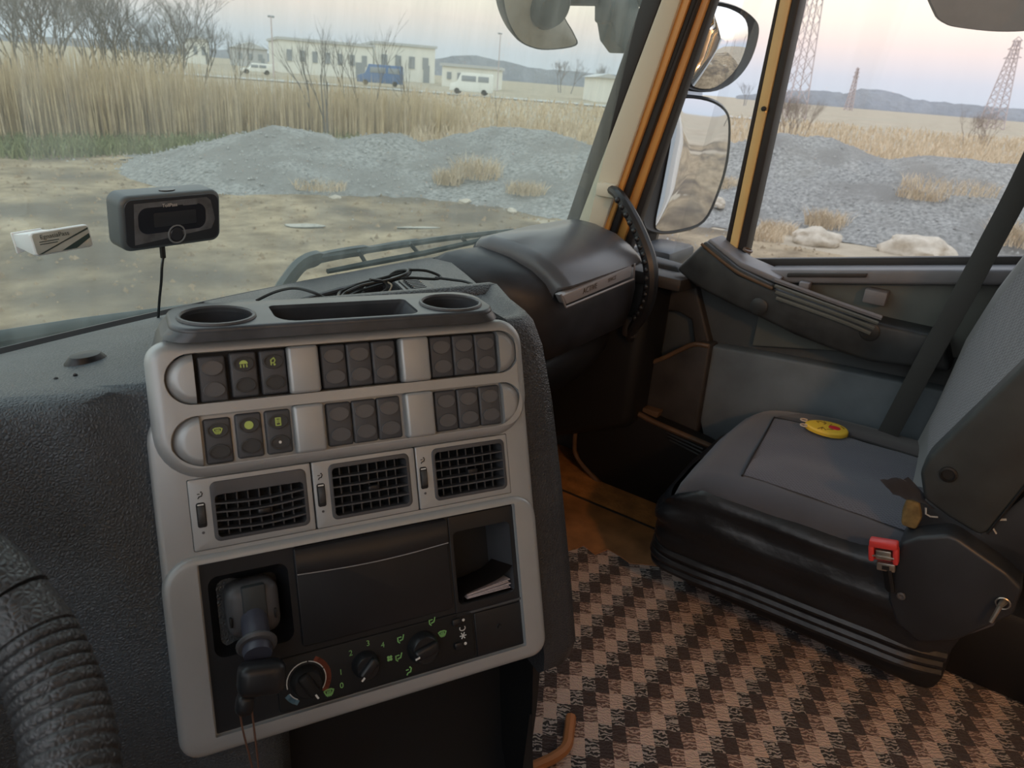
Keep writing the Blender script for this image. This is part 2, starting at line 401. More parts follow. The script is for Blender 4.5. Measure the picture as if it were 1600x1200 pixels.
b = B(); prism(b, [(1.735, y, sill(y) + dz) for y, dz in ((.62, .016), (.62, -.01), (-.62, -.01), (-.62, .016))], (.02, 0, 0), .003); obj('window_seal', b, 'seal', door)
side('bolster', 1.62, [(1055, 421), (1098, 380), (1150, 424), (1207, 450), (1300, 484), (1380, 507), (1475, 528), (1485, 582), (1440, 577), (1360, 567), (1310, 551), (1240, 524), (1180, 494), (1138, 475), (1085, 447)], .10, 'door_dark', .010)
sb = side('switch_box', 1.612, [(1094, 385), (1101, 377), (1152, 419), (1208, 446), (1209, 455), (1150, 431)], .10, 'door_dark', .005)
side('switch_top', 1.63, [(1104, 379), (1108, 373), (1158, 410), (1218, 436), (1214, 444), (1154, 418)], .085, 'door_grey', .004)
b = B(); pp = [atx(x, y, 1.61) for x, y in ((1096, 381), (1122, 403), (1150, 424), (1178, 438), (1207, 451))]; tube(b, smooth_path(pp, 4), .0035, 6); obj('edge_highlight', b, 'rim_lamplit_brown', door)  # orange highlight on the armrest edge, modelled as a coloured tube
b = B(); p = atx(1168, 392, 1.68); lathe(b, [(.016, 0), (.016, .004), (.011, .005), (.010, .001)], Matrix.Translation(p) @ Matrix.Rotation(rad(15), 4, 'X'), 16, 1, .7); obj('lock_knob', b, 'rim_lamplit_brown', door)
for k in range(4):
    pts = [(1210 + k * 1.0, 437 + k * 9.5), (1262 + k * 1.5, 456 + k * 9.5), (1320, 477 + k * 9), (1378 - k * 6, 497 + k * 8)]
    b = B(); tube(b, smooth_path([atx(x, y, 1.614 if k else 1.622) for x, y in pts], 4), .0055 if k == 0 else .0042, 6); obj('rib', b, 'door_grey' if k == 0 else 'door_green', door)
b = B(); c = atx(1370, 462, 1.68); box(b, c, (.05, .045, .03), .004); obj('latch_block', b, 'door_grey', door)
b = B(); c = atx(1258, 446, 1.655); box(b, c, (.03, .022, .018), .003); obj('latch_block', b, 'door_grey', door)
for (x, y) in ((1186, 479), (1359, 518)):
    b = B(); lathe(b, [(.020, 0), (.020, .003), (.017, .005), (.001, .005)], Matrix.Translation(atx(x, y, 1.621)) @ Matrix.Rotation(rad(-90), 4, 'Y'), 20); obj('screw_cap', b, 'door_dark', door)
side('lower_panel', 1.665, [(1112, 541), (1250, 566), (1425, 601), (1560, 630), (1560, 760), (1300, 740), (1100, 690), (1093, 655)], .05, 'door_blue', .006)
side('kick_panel', 1.645, [(958, 553), (985, 566), (1010, 568), (1035, 560), (1060, 548), (1084, 538), (1110, 541), (1091, 655), (1085, 700), (965, 645), (945, 600)], .06, 'kick_dark', .008)
b = B(); tube(b, smooth_path([atx(x, y, 1.645) for x, y in ((972, 560), (990, 567), (1010, 568), (1035, 560), (1060, 548), (1084, 538), (1108, 541))], 5), .006, 8); obj('kick_rim', b, 'rim_lamplit_brown', door)
side('front_panel', 1.685, [(985, 400), (1056, 416), (1062, 428), (1088, 450), (1110, 541), (1085, 540), (1080, 500), (1060, 488), (1010, 482), (985, 478)], .04, 'kick_dark', .006)
side('pocket_wall', 1.60, [(892, 610), (963, 628), (1005, 650), (1098, 690), (1150, 720), (1110, 830), (1046, 800), (950, 764), (905, 720), (897, 690)], .045, 'plastic_deep', .006)
b = B(); tube(b, smooth_path([atx(x, y, 1.60) for x, y in ((963, 629), (1000, 648), (1030, 663), (1098, 692), (1150, 714))], 5), .007, 8, flat=1.2); obj('pocket_rim', b, 'rim_lamplit_brown', door)
side('pocket_shelf', 1.62, [(985, 632), (1030, 645), (1022, 662), (1000, 652)], .06, 'rim_lamplit_brown', .003)
b = B(); tube(b, smooth_path([atx(x, y, 1.598) for x, y in ((906, 640), (898, 690), (905, 720), (950, 765), (1000, 785), (1050, 803))], 6), .006, 8); obj('pocket_piping', b, 'rim_lamplit_brown', door)
for k in range(3):
    b = B(); tube(b, [atx(1040 + 3 * k, 676 + 6 * k, 1.598), atx(1098, 702 + 6 * k, 1.598)], .003, 6); obj('pocket_rib', b, 'plastic_black', door)
# side glass
b = B(); prism(b, [(1.75, .70, .60), (1.75, -.62, .70), (1.75, -.62, 1.62), (1.75, .58, 1.62)], (.004, 0, 0)); struct(obj('window_2', b, 'side_glass', smooth=0), 'clear passenger side window')
b = B(); box(b, (1.76, -.56, 1.2), (.06, .12, 1.1), .01); obj('frame_rear', b, 'orange_paint', door)

# ================================================================== centre console
UX = V((.8869, -.46195, 0)); NH = V((-.46195, -.8869, 0)); TL = rad(21.8)
NN = NH * math.cos(TL) + V((0, 0, math.sin(TL))); VU = -(NH * math.sin(TL) + V((0, 0, -math.cos(TL))))
O = V((.359, .603, .737))
CM = Matrix((UX, VU, NN)).transposed().to_4x4(); CM.translation = O; CM = CM @ Matrix.Rotation(rad(-1.0), 4, 'Z')
con = empty('centre_console', 'silver centre console with switches, three air vents and cup holders facing the driver', 'console', mtx=CM)
def cp(name, b, m, parent=None, smooth=35): return obj(name, b, m, parent or con, local=True, smooth=smooth)
def T(x, y, z=0): return Matrix.Translation((x, y, z))

# base fascia
b = B(); plate(b, rrect(-.046, .352, -.384, -.05, (.022, .022, .03, .03)), [rrect(-.0165, .3225, -.187, -.1175, .001, 1), rrect(-.014, .3215, -.366, -.197, .001, 1)], 0, .006, .03); cp('fascia', b, 'silver')
# upper switch pod
R1, R2 = (-.0470, .0015), (-.1070, -.0575)
stad = lambda v: rrect(-.026, .3425, v[0], v[1], .0240, 8)
b = B(); plate(b, rrect(-.041, .3515, -.118, .0145, (.045, .045, .03, .02), 8), [stad(R1), stad(R2)], .009, .012, .035, .016, 5, floor=True); cp('switch_pod', b, 'silver')
b = B()
for v in (R1, R2): plate(b, rrect(-.001, .3185, v[0] + .0006, v[1] - .0006, .001, 1), (), -.0045, 0, .004)
cp('switch_bed', b, 'plastic_deep')
for v in (R1, R2):
    for s in (0, 1):
        h = (v[1] - v[0]) / 2 - .0006; cy = (v[0] + v[1]) / 2; c0 = 0 if s == 0 else .3185; w = .0245 if s == 0 else .0235
        rws = []
        for k in range(6):
            q = k / 5; sc = math.cos(q * math.pi / 2 * .92); z = .004 + .006 * math.sin(q * math.pi / 2)
            rws.append([(c0 + (-1 if s == 0 else 1) * (w * math.sin(a) * (1 - .45 * q) + 0), cy + h * math.cos(a) * (1 - .35 * q), z) for a in [math.pi * t / 14 for t in range(15)]])
        b = B(); base = [(x, y, -.005) for x, y, z in rws[0]]
        vs = loft(b, [base] + rws); b.faces.new(vs[-1])
        fl_ = [r[0] for r in vs] + [r[-1] for r in vs][::-1]; b.faces.new(fl_); cp('end_cap', b, 'silver', smooth=50)
    for u0, u1 in ((.0858, .1162), (.2022, .2342)):
        b = B(); box(b, ((u0 + u1) / 2, (v[0] + v[1]) / 2, .003), (u1 - u0, v[1] - v[0] - .001, .018), .0035, 3); cp('spacer', b, 'silver')
# symbols (flat print)
def icon(kind, s=.004):
    b = B(); w = s * .28
    if kind == 'lamp':
        pts = [(s * math.cos(a), s * .9 * math.sin(a)) for a in [math.pi * t / 8 for t in range(9)]]; prism(b, [(x, y, 0) for x, y in pts], (0, 0, .0004))
        for k in range(3): stroke(b, [(-s * .7 + k * s * .7, -s * .2), (-s * .7 + k * s * .7, -s * .8)], w)
    elif kind == 'can':
        stroke(b, [(-s * .5, -s * .8), (-s * .5, s * .4), (s * .2, s * .9), (s * .5, s * .3), (s * .2, -s * .3), (-s * .5, -s * .3)], w); prism(b, [(x, y, 0) for x, y in ell(s * .3, -s * .75, s * .28, s * .28, 10)], (0, 0, .0004))
    elif kind == 'dot': prism(b, [(x, y, 0) for x, y in ell(0, 0, s * 1.05, s * 1.0, 20)], (0, 0, .0005))
    elif kind == 'sdot': prism(b, [(x, y, 0) for x, y in ell(0, 0, s * .35, s * .35, 12)], (0, 0, .0005))
    elif kind == 'demist':
        stroke(b, [(-s, s * .3), (-s * .5, s * .55), (s * .5, s * .55), (s, s * .3), (s * .6, -s * .6), (-s * .6, -s * .6), (-s, s * .3)], w)
        for k in (-.35, 0, .35): stroke(b, [(k * s, -s * .9), (k * s, s * .2)], w * .8)
    elif kind == 'door':
        stroke(b, [(-s * .55, -s * .9), (-s * .55, s * .9), (s * .55, s * .9), (s * .55, -s * .9), (-s * .55, -s * .9)], w)
        for k in (-.2, .2): stroke(b, [(k * s, -s * .3), (k * s, s * .5)], w * .8)
    elif kind == 'fan':
        for k in range(4):
            a = rad(45 + 90 * k); prism(b, [(x, y, 0) for x, y in ell(.55 * s * math.cos(a), .55 * s * math.sin(a), s * .42, s * .42, 10)], (0, 0, .0004))
    elif kind == 'snow':
        for k in range(3):
            a = rad(60 * k); stroke(b, [(-s * math.cos(a), -s * math.sin(a)), (s * math.cos(a), s * math.sin(a))], w)
    elif kind == 'recirc': stroke(b, [(s * math.cos(a), s * .8 * math.sin(a)) for a in [rad(30 - 240 * t / 7) for t in range(8)]], w)
    elif kind == 'seat':
        prism(b, [(x, y, 0) for x, y in ell(s * .2, s * .9, s * .25, s * .25, 8)], (0, 0, .0004)); stroke(b, [(s * .5, s * .6), (s * .2, -s * .3), (-s * .5, -s * .4), (-s * .8, -s * .9)], w); stroke(b, [(-s * .9, s * .4), (-s * .3, s * .4)], w * .8)
    elif kind == 'seatup':
        stroke(b, [(s * .7, s * .9), (s * .35, -s * .2), (-s * .4, -s * .4)], w); stroke(b, [(-s * .9, s * .5), (-s * .9, -s * .5), (-s * .5, -s * .9)], w); stroke(b, [(-s * .6, s * .5), (0, s * .5)], w * .8)
    elif kind == 'mark': stroke(b, [(-s * .6, 0), (s * .6, 0)], w * 1.6)
    return b
def put(name, b, m, parent, x, y, z, rz=0):
    bmesh.ops.transform(b, matrix=T(x, y, z) @ Matrix.Rotation(rz, 4, 'Z'), verts=b.verts); return cp(name, b, m, parent, smooth=0)
def oval(x, y, rx, ry, z, flip=1):
    """egg shaped pad: flatter towards the switch middle"""
    out = []
    for k in range(22):
        a = 2 * math.pi * k / 22; s = math.sin(a) * flip; out.append((x + rx * math.cos(a) * (1 + .08 * s), y + ry * math.sin(a)))
    return out
SW = {}
def switch(cx, cy, w, h, kind, sym=None, sym2=None):
    b = B(); box(b, (0, 0, 0), (w, h, .02), .0024, 3)
    for v in b.verts:
        if v.co.z > .005: v.co.z += .0016 * math.cos(v.co.y / h * math.pi)
    key = (kind, round(w, 4)); root = None
    if key not in SW:
        root = cp('rocker_switch', b, 'switch'); root.location = (cx, cy, -.0045)
        for s in (1, -1):
            pb = B(); yy = s * h * .235; ry = h * .165; rx = w * .40
            t = rad(-s * 11)
            if kind == 'blank':
                plate(pb, oval(0, 0, rx, ry, 0, s), [oval(0, 0, rx * .90, ry * .88, 0, s)], .0012, .0003, .004, .0006, floor=True); z = .0106
            else:
                plate(pb, oval(0, 0, rx, ry, 0, s), [oval(0, 0, rx * .86, ry * .83, 0, s)], .0014, .0004, .004, .0016, floor=True); z = .0106
            bmesh.ops.transform(pb, matrix=T(0, yy, z + .0004) @ Matrix.Rotation(t * .35, 4, 'X'), verts=pb.verts)
            cp('oval_pad', pb, 'switch_pad' if kind == 'blank' else 'switch_tex', root)
        SW[key] = root
    else:
        b.free(); src = SW[key]; root = src.copy(); COL.objects.link(root); root.location = (cx, cy, -.0045)
        for ch in src.children:
            if ch.name.startswith('oval_pad'): c = ch.copy(); COL.objects.link(c); c.parent = root
    if sym: put('symbol', icon(sym), 'green_print', root, 0, h * .235, .0112)
    if sym2: put('symbol', icon(sym2), 'white_print', root, 0, -h * .235, .0112)
    return root
for ri, v in enumerate((R1, R2)):
    cy = (v[0] + v[1]) / 2; h = .0445
    for k, (cx, sym, kind) in enumerate(((.0162, None, 'blank'), (.0447, 'lamp', 'active'), (.0722, 'can', 'active'))):
        if ri: kind = 'active'; sym = ('demist', 'dot', 'door')[k]
        switch(cx - (.001 if ri else 0), cy - (.0015 if k == 0 else 0), .0246, h - .001, kind, sym, 'sdot' if ri and k == 2 else None)
    for g0 in (.1185, .2365):
        for k in range(3): switch(g0 + .0134 + k * .0266, cy, .0256, h, 'blank')

# air vents
for vi, (p0, p1, o0, o1) in enumerate(((-.0160, .0985, .0030, .0935), (.1000, .2095, .1160, .2030), (.2110, .3220, .2290, .3180))):
    vent = None
    y0, y1 = -.1805, -.1225
    b = B(); plate(b, rrect(p0, p1, -.1865, -.1180, .0015, 2), [rrect(o0, o1, y0, y1, .006)], .0012, .001, .006, .006); vent = cp('air_vent', b, 'silver')
    b = B(); plate(b, rrect(o0, o1, y0, y1, .006), [rrect(o0 + .0035, o1 - .0035, y0 + .0035, y1 - (.013 if vi == 0 else .0045), .004)], .0022, .0012, .008, .03, floor=True); cp('vent_frame', b, 'plastic_grey', vent)
    b = B(); plate(b, rrect(o0 + .002, o1 - .002, y0 + .002, y1 - .002, .004), (), -.026, 0, .004); cp('vent_throat', b, 'plastic_deep', vent)
    top = y1 - (.013 if vi == 0 else .0045); n = 5
    for k in range(1, n):
        yy = y0 + .0035 + (top - y0 - .0035) * k / n
        b = B(); sag = .0028 if vi == 0 else .0005
        us = [o0 + .003 + (o1 - o0 - .006) * t / 10 for t in range(11)]
        rws = [[(u, yy - sag * math.sin(math.pi * t / 10) + dy, z) for t, u in enumerate(us)] for dy, z in ((.0007, .0015), (.0010, -.013), (-.0010, -.013), (-.0007, .0015), (.0007, .0015))]
        loft(b, rws); cp('slat', b, 'plastic_grey', vent, 60)
    nv = 8
    for k in range(1, nv):
        u = o0 + .0035 + (o1 - o0 - .007) * k / nv; tw = (.0, .006, .005)[vi]
        b = B(); prism(b, [(u - .0006, y0 + .003, -.008), (u + .0006, y0 + .003, -.008), (u + .0006 + tw, y0 + .003, -.024), (u - .0006 + tw, y0 + .003, -.024)], (0, top - y0 - .005, 0)); cp('fin', b, 'plastic_grey', vent, 0)
    b = B(); box(b, ((o0 + o1) / 2 + .002, (y0 + top) / 2, .0), (.012, .0055, .008), .0015); cp('slide_tab', b, 'plastic_black', vent)
    wx = p0 + .0085 + (.001 if vi == 0 else -.0015); 
    b = B(); plate(b, rrect(wx - .0042, wx + .0042, -.1645, -.1405, .0022), (), .002, .0006, .004); cp('wheel_slot', b, 'plastic_deep', vent)
    b = B(); lathe(b, [(.0115, -.003), (.012, -.002), (.012, .002), (.0115, .003)], T(wx, -.1525, -.0065) @ Matrix.Rotation(rad(90), 4, 'Y'), 24); cp('thumb_wheel', b, 'switch_tex', vent)
    b = B(); stroke(b, [(-.0024, 0), (.0024, 0)], .0012); put('wheel_mark', b, 'white_print', vent, wx, -.1425, .0022)
    b = icon('seat', .0032); put('symbol', b, 'plastic_deep', vent, wx + .001, -.1335, .0013)
    b = icon('dot', .0013); put('symbol', b, 'plastic_grey', vent, wx, -.1695, .0013)

# lower frame and its dark insert
b = B(); plate(b, rrect(-.0475, .3505, -.3835, -.1905, (.02, .02, .028, .03)), [rrect(-.0155, .3225, -.3665, -.1985, .001, 1)], .006, .007, .03, .012, 4); cp('lower_frame', b, 'silver')
PL = rrect(.002, .064, -.292, -.222, .008); PR = rrect(.2455, .3165, -.302, -.2185, .006)
b = B(); plate(b, rrect(-.0155, .3225, -.3665, -.1985, .0005, 1), [rrect(-.008, .067, -.294, -.214, .01), PR], -.0005, 0, .004, .03); cp('insert_panel', b, 'plastic_black')
b = B()
for a, c, z0, z1 in ((rrect(-.008, .067, -.294, -.214, .01), rrect(.004, .058, -.286, -.226, .008), -.0008, -.022),): loft(b, [[(x, y, z0) for x, y in a], [(x, y, z1) for x, y in c]], True)
cp('pocket_bezel', b, 'plastic_black')
b = B(); plate(b, rrect(-.006, .065, -.292, -.216, .006), (), -.024, 0, .003); cp('pocket_back', b, 'plastic_deep')
b = B(); plate(b, PR, (), -.06, 0, .002); cp('pocket_back', b, 'plastic_deep')
b = B(); loft(b, [[(x, y, -.0005) for x, y in PR], [(x, y, -.06) for x, y in inset(PR, .004)]], True); cp('pocket_lining', b, 'plastic_grey')
b = B(); plate(b, rrect(.241, .3222, -.3125, -.2005, .003), [PR], .0006, .0012, .004, .004); cp('pocket_frame', b, 'plastic_black')
b = B(); stroke(b, [(.242, -.3125), (.322, -.3115)], .0022, .0016, 0); cp('pocket_lip', b, 'plastic_grey')
dr = B(); plate(dr, rrect(.0735, .2385, -.303, -.2005, .003), (), .0028, .0015, .006); dr = cp('storage_flap', dr, 'plastic_black')
b = B()
for k, z in ((0, .0028), (1, .0062), (2, .0062)): pass
us = [.0745 + .163 * t / 16 for t in range(17)]
arc = lambda t: -.2275 - .0035 * math.sin(math.pi * t / 16)
loft(b, [[(u, -.2015, .003) for u in us], [(u, -.2035, .0062) for u in us], [(u, arc(t) + .0012, .0066) for t, u in enumerate(us)], [(u, arc(t), .0060) for t, u in enumerate(us)], [(u, arc(t) + .001, .0028) for t, u in enumerate(us)]]); cp('flap_grip', b, 'plastic_black', dr, 60)
b = B(); tube(b, [(u, arc(t) + .0002, .0062) for t, u in enumerate(us)], .0006, 6); cp('grip_edge', b, 'glove_strip', dr)
b = B(); plate(b, rrect(.2625, .3215, -.3655, -.315, .001, 1), (), .0012, .0008, .004); bl = cp('blank_panel', b, 'plastic_black')
b = B(); lathe(b, [(.003, 0), (.0025, .001), (.001, .0005)], T(.292, -.337, .0012), 12); cp('panel_hole', b, 'plastic_deep', bl)

# climate panel
b = B(); plate(b, rrect(.045, .2605, -.3645, -.3095, .006), (), .0016, .0014, .004); cl = cp('climate_panel', b, 'plastic_deep')
def knob(cx, cy, r, ang, m='plastic_black', bar=True):
    b = B(); lathe(b, [(r, 0), (r * .97, .004), (r * .86, .011), (r * .78, .0125), (.0001, .0128)], T(0, 0, 0), 28)
    k = cp('rotary_knob', b, m, con); k.location = (cx, cy, .0018)
    b = B(); box(b, (0, 0, .0135), (r * 1.62, r * .72, .010), r * .22, 3); bmesh.ops.rotate(b, verts=b.verts, matrix=Matrix.Rotation(ang, 3, 'Z')); g = cp('knob_grip', b, m, k)
    b = B(); stroke(b, [(-r * .86, 0), (-r * .62, 0)], .0018, .0006, .0190); bmesh.ops.rotate(b, verts=b.verts, matrix=Matrix.Rotation(ang, 3, 'Z')); cp('knob_mark', b, 'white_print', k)
    return k
knob(.0735, -.3375, .0165, rad(118), 'plastic_deep')
arcs = [(20, 100, 'red_knob', .0225, .005), (200, 235, 'blue_knob', .0225, .005)]
for a0, a1, mm, rr, ww in arcs:
    b = B(); stroke(b, [(rr * math.cos(rad(-40 + 0 + t)), rr * math.sin(rad(-40 + t))) for t in (range(0, 101, 10) if mm == 'red_knob' else range(250, 281, 10))], ww, .0004); put('temperature_band', b, mm, cl, .0735, -.3375, .0016)
for t0, t1 in ((-38, 22), (28, 78), (84, 190), (208, 238)):
    b = B(); stroke(b, [(.0195 * math.cos(rad(t)), .0195 * math.sin(rad(t))) for t in [t0 + (t1 - t0) * k / 8 for k in range(9)]], .0009, .0005); put('scale_line', b, 'white_print', cl, .0735, -.3375, .0018)
knob(.1345, -.3375, .0145, rad(42))
knob(.1985, -.336, .0175, rad(14))
for ch, x, y in (('0', .108, -.353), ('1', .1085, -.339), ('2', .1205, -.322), ('3', .1395, -.3165), ('4', .155, -.3225)):
    b = text_mesh(ch, .0082); put('digit', b, 'climate_green', cl, x, y, .0018)
for kd, x, y, s in (('fan', .161, -.3385, .0036), ('demist', .0945, -.3555, .0048), ('seatup', .1755, -.321, .0042), ('seatup', .1715, -.340, .0042), ('seat', .1815, -.358, .0042), ('seatup', .2125, -.311, .0042), ('demist', .2225, -.327, .0044)):
    put('symbol', icon(kd, s), 'climate_green', cl, x, y, .0018)
for y in (-.3185, -.3455):
    b = B(); box(b, (.240, y, .003), (.011, .008, .005), .002); bt = cp('push_button', b, 'plastic_black', con)
    put('symbol', icon('dot', .0016), 'white_print', bt, .2485, y, .0018)
put('symbol', icon('recirc', .0034), 'white_print', cl, .2465, -.3275, .0018); put('symbol', icon('snow', .0036), 'white_print', cl, .2465, -.336, .0018)

# console body behind the fascia (black textured cheeks) and the lower plinth
b = B(); FW = -NH
def cw(u, back, z): p = O + UX * u + FW * back; return (p.x, p.y, z)
rows = []
sec = [(-.018, .745, .02), (-.006, .725, 0), (.0, .70, 0)]
def ring(v, h, ur, dep):
    p = O + VU * v + NN * h; z = p.z; bk = (p - O).dot(FW)
    return [cw(.03, bk + .12, z), cw(.03, bk + .085, z), cw(.345, bk + .085, z), cw(.350, bk, z), cw(ur - .022, bk + .002, z), cw(ur - .007, bk + .010, z), cw(ur, bk + .028, z), cw(ur + .005, bk + .08, z), cw(ur + .02, bk + dep, z)]
for v, h, ur in ((.010, -.060, .375), (.012, -.040, .385), (.008, -.028, .390), (-.004, -.021, .396), (-.03, -.018, .402), (-.10, -.018, .408), (-.2, -.018, .410), (-.32, -.018, .410), (-.405, -.018, .408), (-.425, -.024, .400), (-.432, -.04, .388)):
    rows.append(ring(v, h, ur, .15))
loft(b, rows, True, True); cb = obj('console_body', b, 'cheek_black', con, smooth=50)
b = B(); rows = []
for v, h, ur in ((-.42, -.05, .375), (-.50, -.07, .37), (-.62, -.09, .35), (-.75, -.05, .33)): rows.append(ring(v, h, ur, .2))
loft(b, rows, True, True); obj('plinth', b, 'plastic_deep', con, smooth=50)
pk = V((.105, -.505, -.052))
b = B(); lathe(b, [(.016, 0), (.015, .012), (.011, .016), (.0005, .016)], T(*pk), 20); kb = cp('rotary_knob', b, 'plastic_black')
b = B(); stroke(b, [(.021 * math.cos(rad(t)), .021 * math.sin(rad(t))) for t in range(150, 250, 12)], .0014, .0006); put('scale_line', b, 'white_print', kb, pk.x, pk.y, pk.z + .003)
b = text_mesh('H', .012); put('letter', b, 'white_print', kb, pk.x + .035, pk.y - .012, pk.z + .003)

# cup holder tray on top
TM = Matrix((UX, FW, V((0, 0, 1)))).transposed().to_4x4(); TM.translation = V((O.x, O.y, .768)); TM = TM @ Matrix.Rotation(rad(1.0), 4, 'Y')
holes = [ell(.027, .018, .0345, .0285, 28), rrect(.079, .226, -.010, .044, (.022, .012, .006, .006)), ell(.272, .019, .0340, .0290, 28)]
b = B(); plate(b, rrect(-.017, .316, -.0165, .066, (.024, .026, .03, .03), 8), holes, 0, .004, .012, .004, 4)
bmesh.ops.transform(b, matrix=TM, verts=b.verts); tr = obj('cup_tray', b, 'tray_grey', con)
for c in holes:
    cx_ = sum(p[0] for p in c) / len(c); cy_ = sum(p[1] for p in c) / len(c)
    w_ = B(); wv_ = loft(w_, [[TM @ V((x, y, -.003)) for x, y in c], [TM @ V((cx_ + (x - cx_) * .88, cy_ + (y - cy_) * .75 + .014, -.022)) for x, y in c], [TM @ V((cx_ + (x - cx_) * .82, cy_ + (y - cy_) * .7 + .022, -.040)) for x, y in c]], True); w_.faces.new(wv_[-1]); obj('well', w_, 'tray_grey', tr, smooth=50)
for c in (holes[0], holes[2]):
    b = B(); tube(b, [TM @ V((x, y, .0005)) for x, y in c], .0022, 6, closed=True); obj('cup_rim', b, 'plastic_grey', tr)
b = B(); rws = []
for g, z in ((-.001, -.003), (.002, -.007), (.005, -.0105), (.006, -.0125), (-.008, -.0135)):
    o_ = rrect(-.017 - g * 1.2, .316 + g, -.0165 - g * .25, .066, (.024, .026, .03, .03), 8); rws.append([TM @ V((x, y, z)) for x, y in o_])
loft(b, rws, True); obj('tray_apron', b, 'tray_grey', con, smooth=60)

b = B(); rws = []
for g, z in ((0, -.004), (.006, -.012), (.013, -.026), (.018, -.045), (.020, -.08)): rws.append([TM @ V((x, y, z)) for x, y in rrect(-.014 - g, -.004, .010 - g * .3, .05 + g, (.004, .004, .004, .004))])
loft(b, rws, True, True); obj('tray_side', b, 'tray_grey', con, smooth=60)

# ================================================================== dashboard
dash = empty('dashboard', 'black textured truck dashboard running under the windshield', 'dashboard', (.6, .85, .3))
RX = [(-.56, .76), (-.3, .755), (-.05, .745), (.1, .72), (.217, .666), (.308, .594), (.345, .566)]
def interp(tab, x):
    for (x0, y0), (x1, y1) in zip(tab, tab[1:]):
        if x <= x1: t = max(0, (x - x0) / (x1 - x0)); return y0 + (y1 - y0) * t
    return tab[-1][1]
def clamp_con(x, y, z):
    p = V((x, y, z)); u = (p - O).dot(UX); h = (p - O).dot(NN)
    lim = -.014 if u > -.06 else -.014 + (-.06 - u) * .9
    if h > lim: p -= NN * (h - lim)
    u = (p - O).dot(UX)
    return p
rows = []
for k in range(56):
    x = -.56 + 1.2 * k / 55; xs = [x - .03, x - .015, x, x + .015, x + .03]; r = sum(interp(RX, q) for q in xs) / 5; ye = screen_y(x, .65) - .012
    if x > .31: r += min(.06, (x - .31) * .7)
    prof = [(ye + .03, .60), (ye, .648), (ye - .012, .656), (ye * .7 + r * .3, .678), (ye * .35 + r * .65, .699), (r + .045, .7105), (r + .02, .712), (r + .005, .708), (r - .006, .698), (r - .012, .682)]
    for z in (.64, .58, .5, .42, .34, .24, .12, .02): prof.append((r - .012 - .30 * (.682 - z) + (0 if z > .3 else (.3 - z) * .5), z))
    if x > .37: prof = prof[:6] + [(r + .045, .705 - .01 * q) for q in range(len(prof) - 6)]
    rows.append([clamp_con(x, y, z) if x <= .37 else (x, y, z) for y, z in prof])
b = B(); loft(b, rows); obj('driver_side_panel', b, 'dash_black', dash, smooth=70)
b = B(); c = atz(135, 566, .69); lathe(b, [(.02, 0), (.018, .010), (.013, .017), (.001, .018)], Matrix.Translation((c.x, c.y, .682)), 18, 1.2, .8); obj('light_sensor', b, 'plastic_black', dash)
for (x, y) in ((88, 594), (118, 588), (162, 595), (133, 610)):
    b = B(); c = atz(x, y, .70); lathe(b, [(.0022, -.002), (.0022, .004), (.001, .005)], Matrix.Translation((c.x, c.y, c.z - .002)), 8); obj('pin_hole', b, 'plastic_deep', dash)
# centre top between console and windshield, with an open bin
ztop = lambda y: .700 - max(0, y - .52) * .092
far = [(x, screen_y(x, .66) - .012) for x in [.60 + .48 * t / 10 for t in range(11)]]
outl = [(.60, .60), (.66, .54), (.72, .48), (.80, .56), (.905, .665), (.99, .77), (1.06, .86)] + far[::-1]
hole = [atz(x, y, .672) for x, y in ((470, 470), (530, 452), (598, 435), (612, 438), (624, 450), (636, 466), (636, 482))]
hole = [(p.x, p.y) for p in hole]; hole.append((.66, .62))
if sum(a[0] * c[1] - c[0] * a[1] for a, c in zip(hole, hole[1:] + hole[:1])) < 0: hole = hole[::-1]
b = B(); plate(b, outl, [hole], 0, .003, .05, .03, 3, floor=True)
for v in b.verts: v.co.z += ztop(v.co.y)
obj('centre_top', b, 'cheek_black', dash)
b = B(); pts = [(x, y, ztop(y) + .002) for x, y in hole]; tube(b, pts, .0035, 6, closed=True); obj('bin_rim', b, 'plastic_grey', dash)
# demister grille beside the bin
g0, g1, g2, g3 = [atz(x, y, .684) for x, y in ((622, 437), (664, 434), (690, 458), (652, 463))]
b = B(); prism(b, [g0, g1, g2, g3], (0, 0, -.02), .002); gr = obj('demister_grille', b, 'plastic_black', dash)
for k in range(11):
    t = (k + .6) / 11.6; a = g0.lerp(g3, t); c = g1.lerp(g2, t); a2 = a.lerp(c, .12); c2 = a.lerp(c, .62)
    b = B(); d = (g3 - g0) * .018; prism(b, [a2 - d + V((0, 0, .001)), c2 - d + V((0, 0, .001)), c2 + d + V((0, 0, .001)), a2 + d + V((0, 0, .001))], (0, 0, .003)); obj('slat', b, 'plastic_grey', gr)

# glove box module on the passenger side
GX = lambda pr, x: [(x, y, z) for y, z in pr]
base_prof = [(.93, .60), (.925, .668), (.88, .680), (.80, .672), (.74, .655), (.705, .636), (.685, .61), (.678, .57), (.682, .52), (.692, .485), (.71, .472), (.80, .468), (.93, .47)]
rows = []
for x, dy, dz in ((1.06, .20, -.05), (1.075, .14, -.02), (1.09, .10, -.006), (1.12, .055, 0), (1.16, .022, 0), (1.20, .006, 0), (1.26, 0, 0), (1.36, 0, 0), (1.47, .0, .004), (1.51, .004, .004), (1.535, .014, 0), (1.55, .04, -.008), (1.552, .10, -.02)):
    pr = []
    for y, z in base_prof:
        ymax = screen_y(x, .67) - .015
        pr.append((min(ymax, y + dy * max(0, (.93 - y) / .25)), z + dz * (1 if z > .55 else -.3)))
    rows.append(GX(pr, x))
b = B(); loft(b, rows, True, True); gb = obj('glove_box', b, 'glove_body', dash, smooth=60)
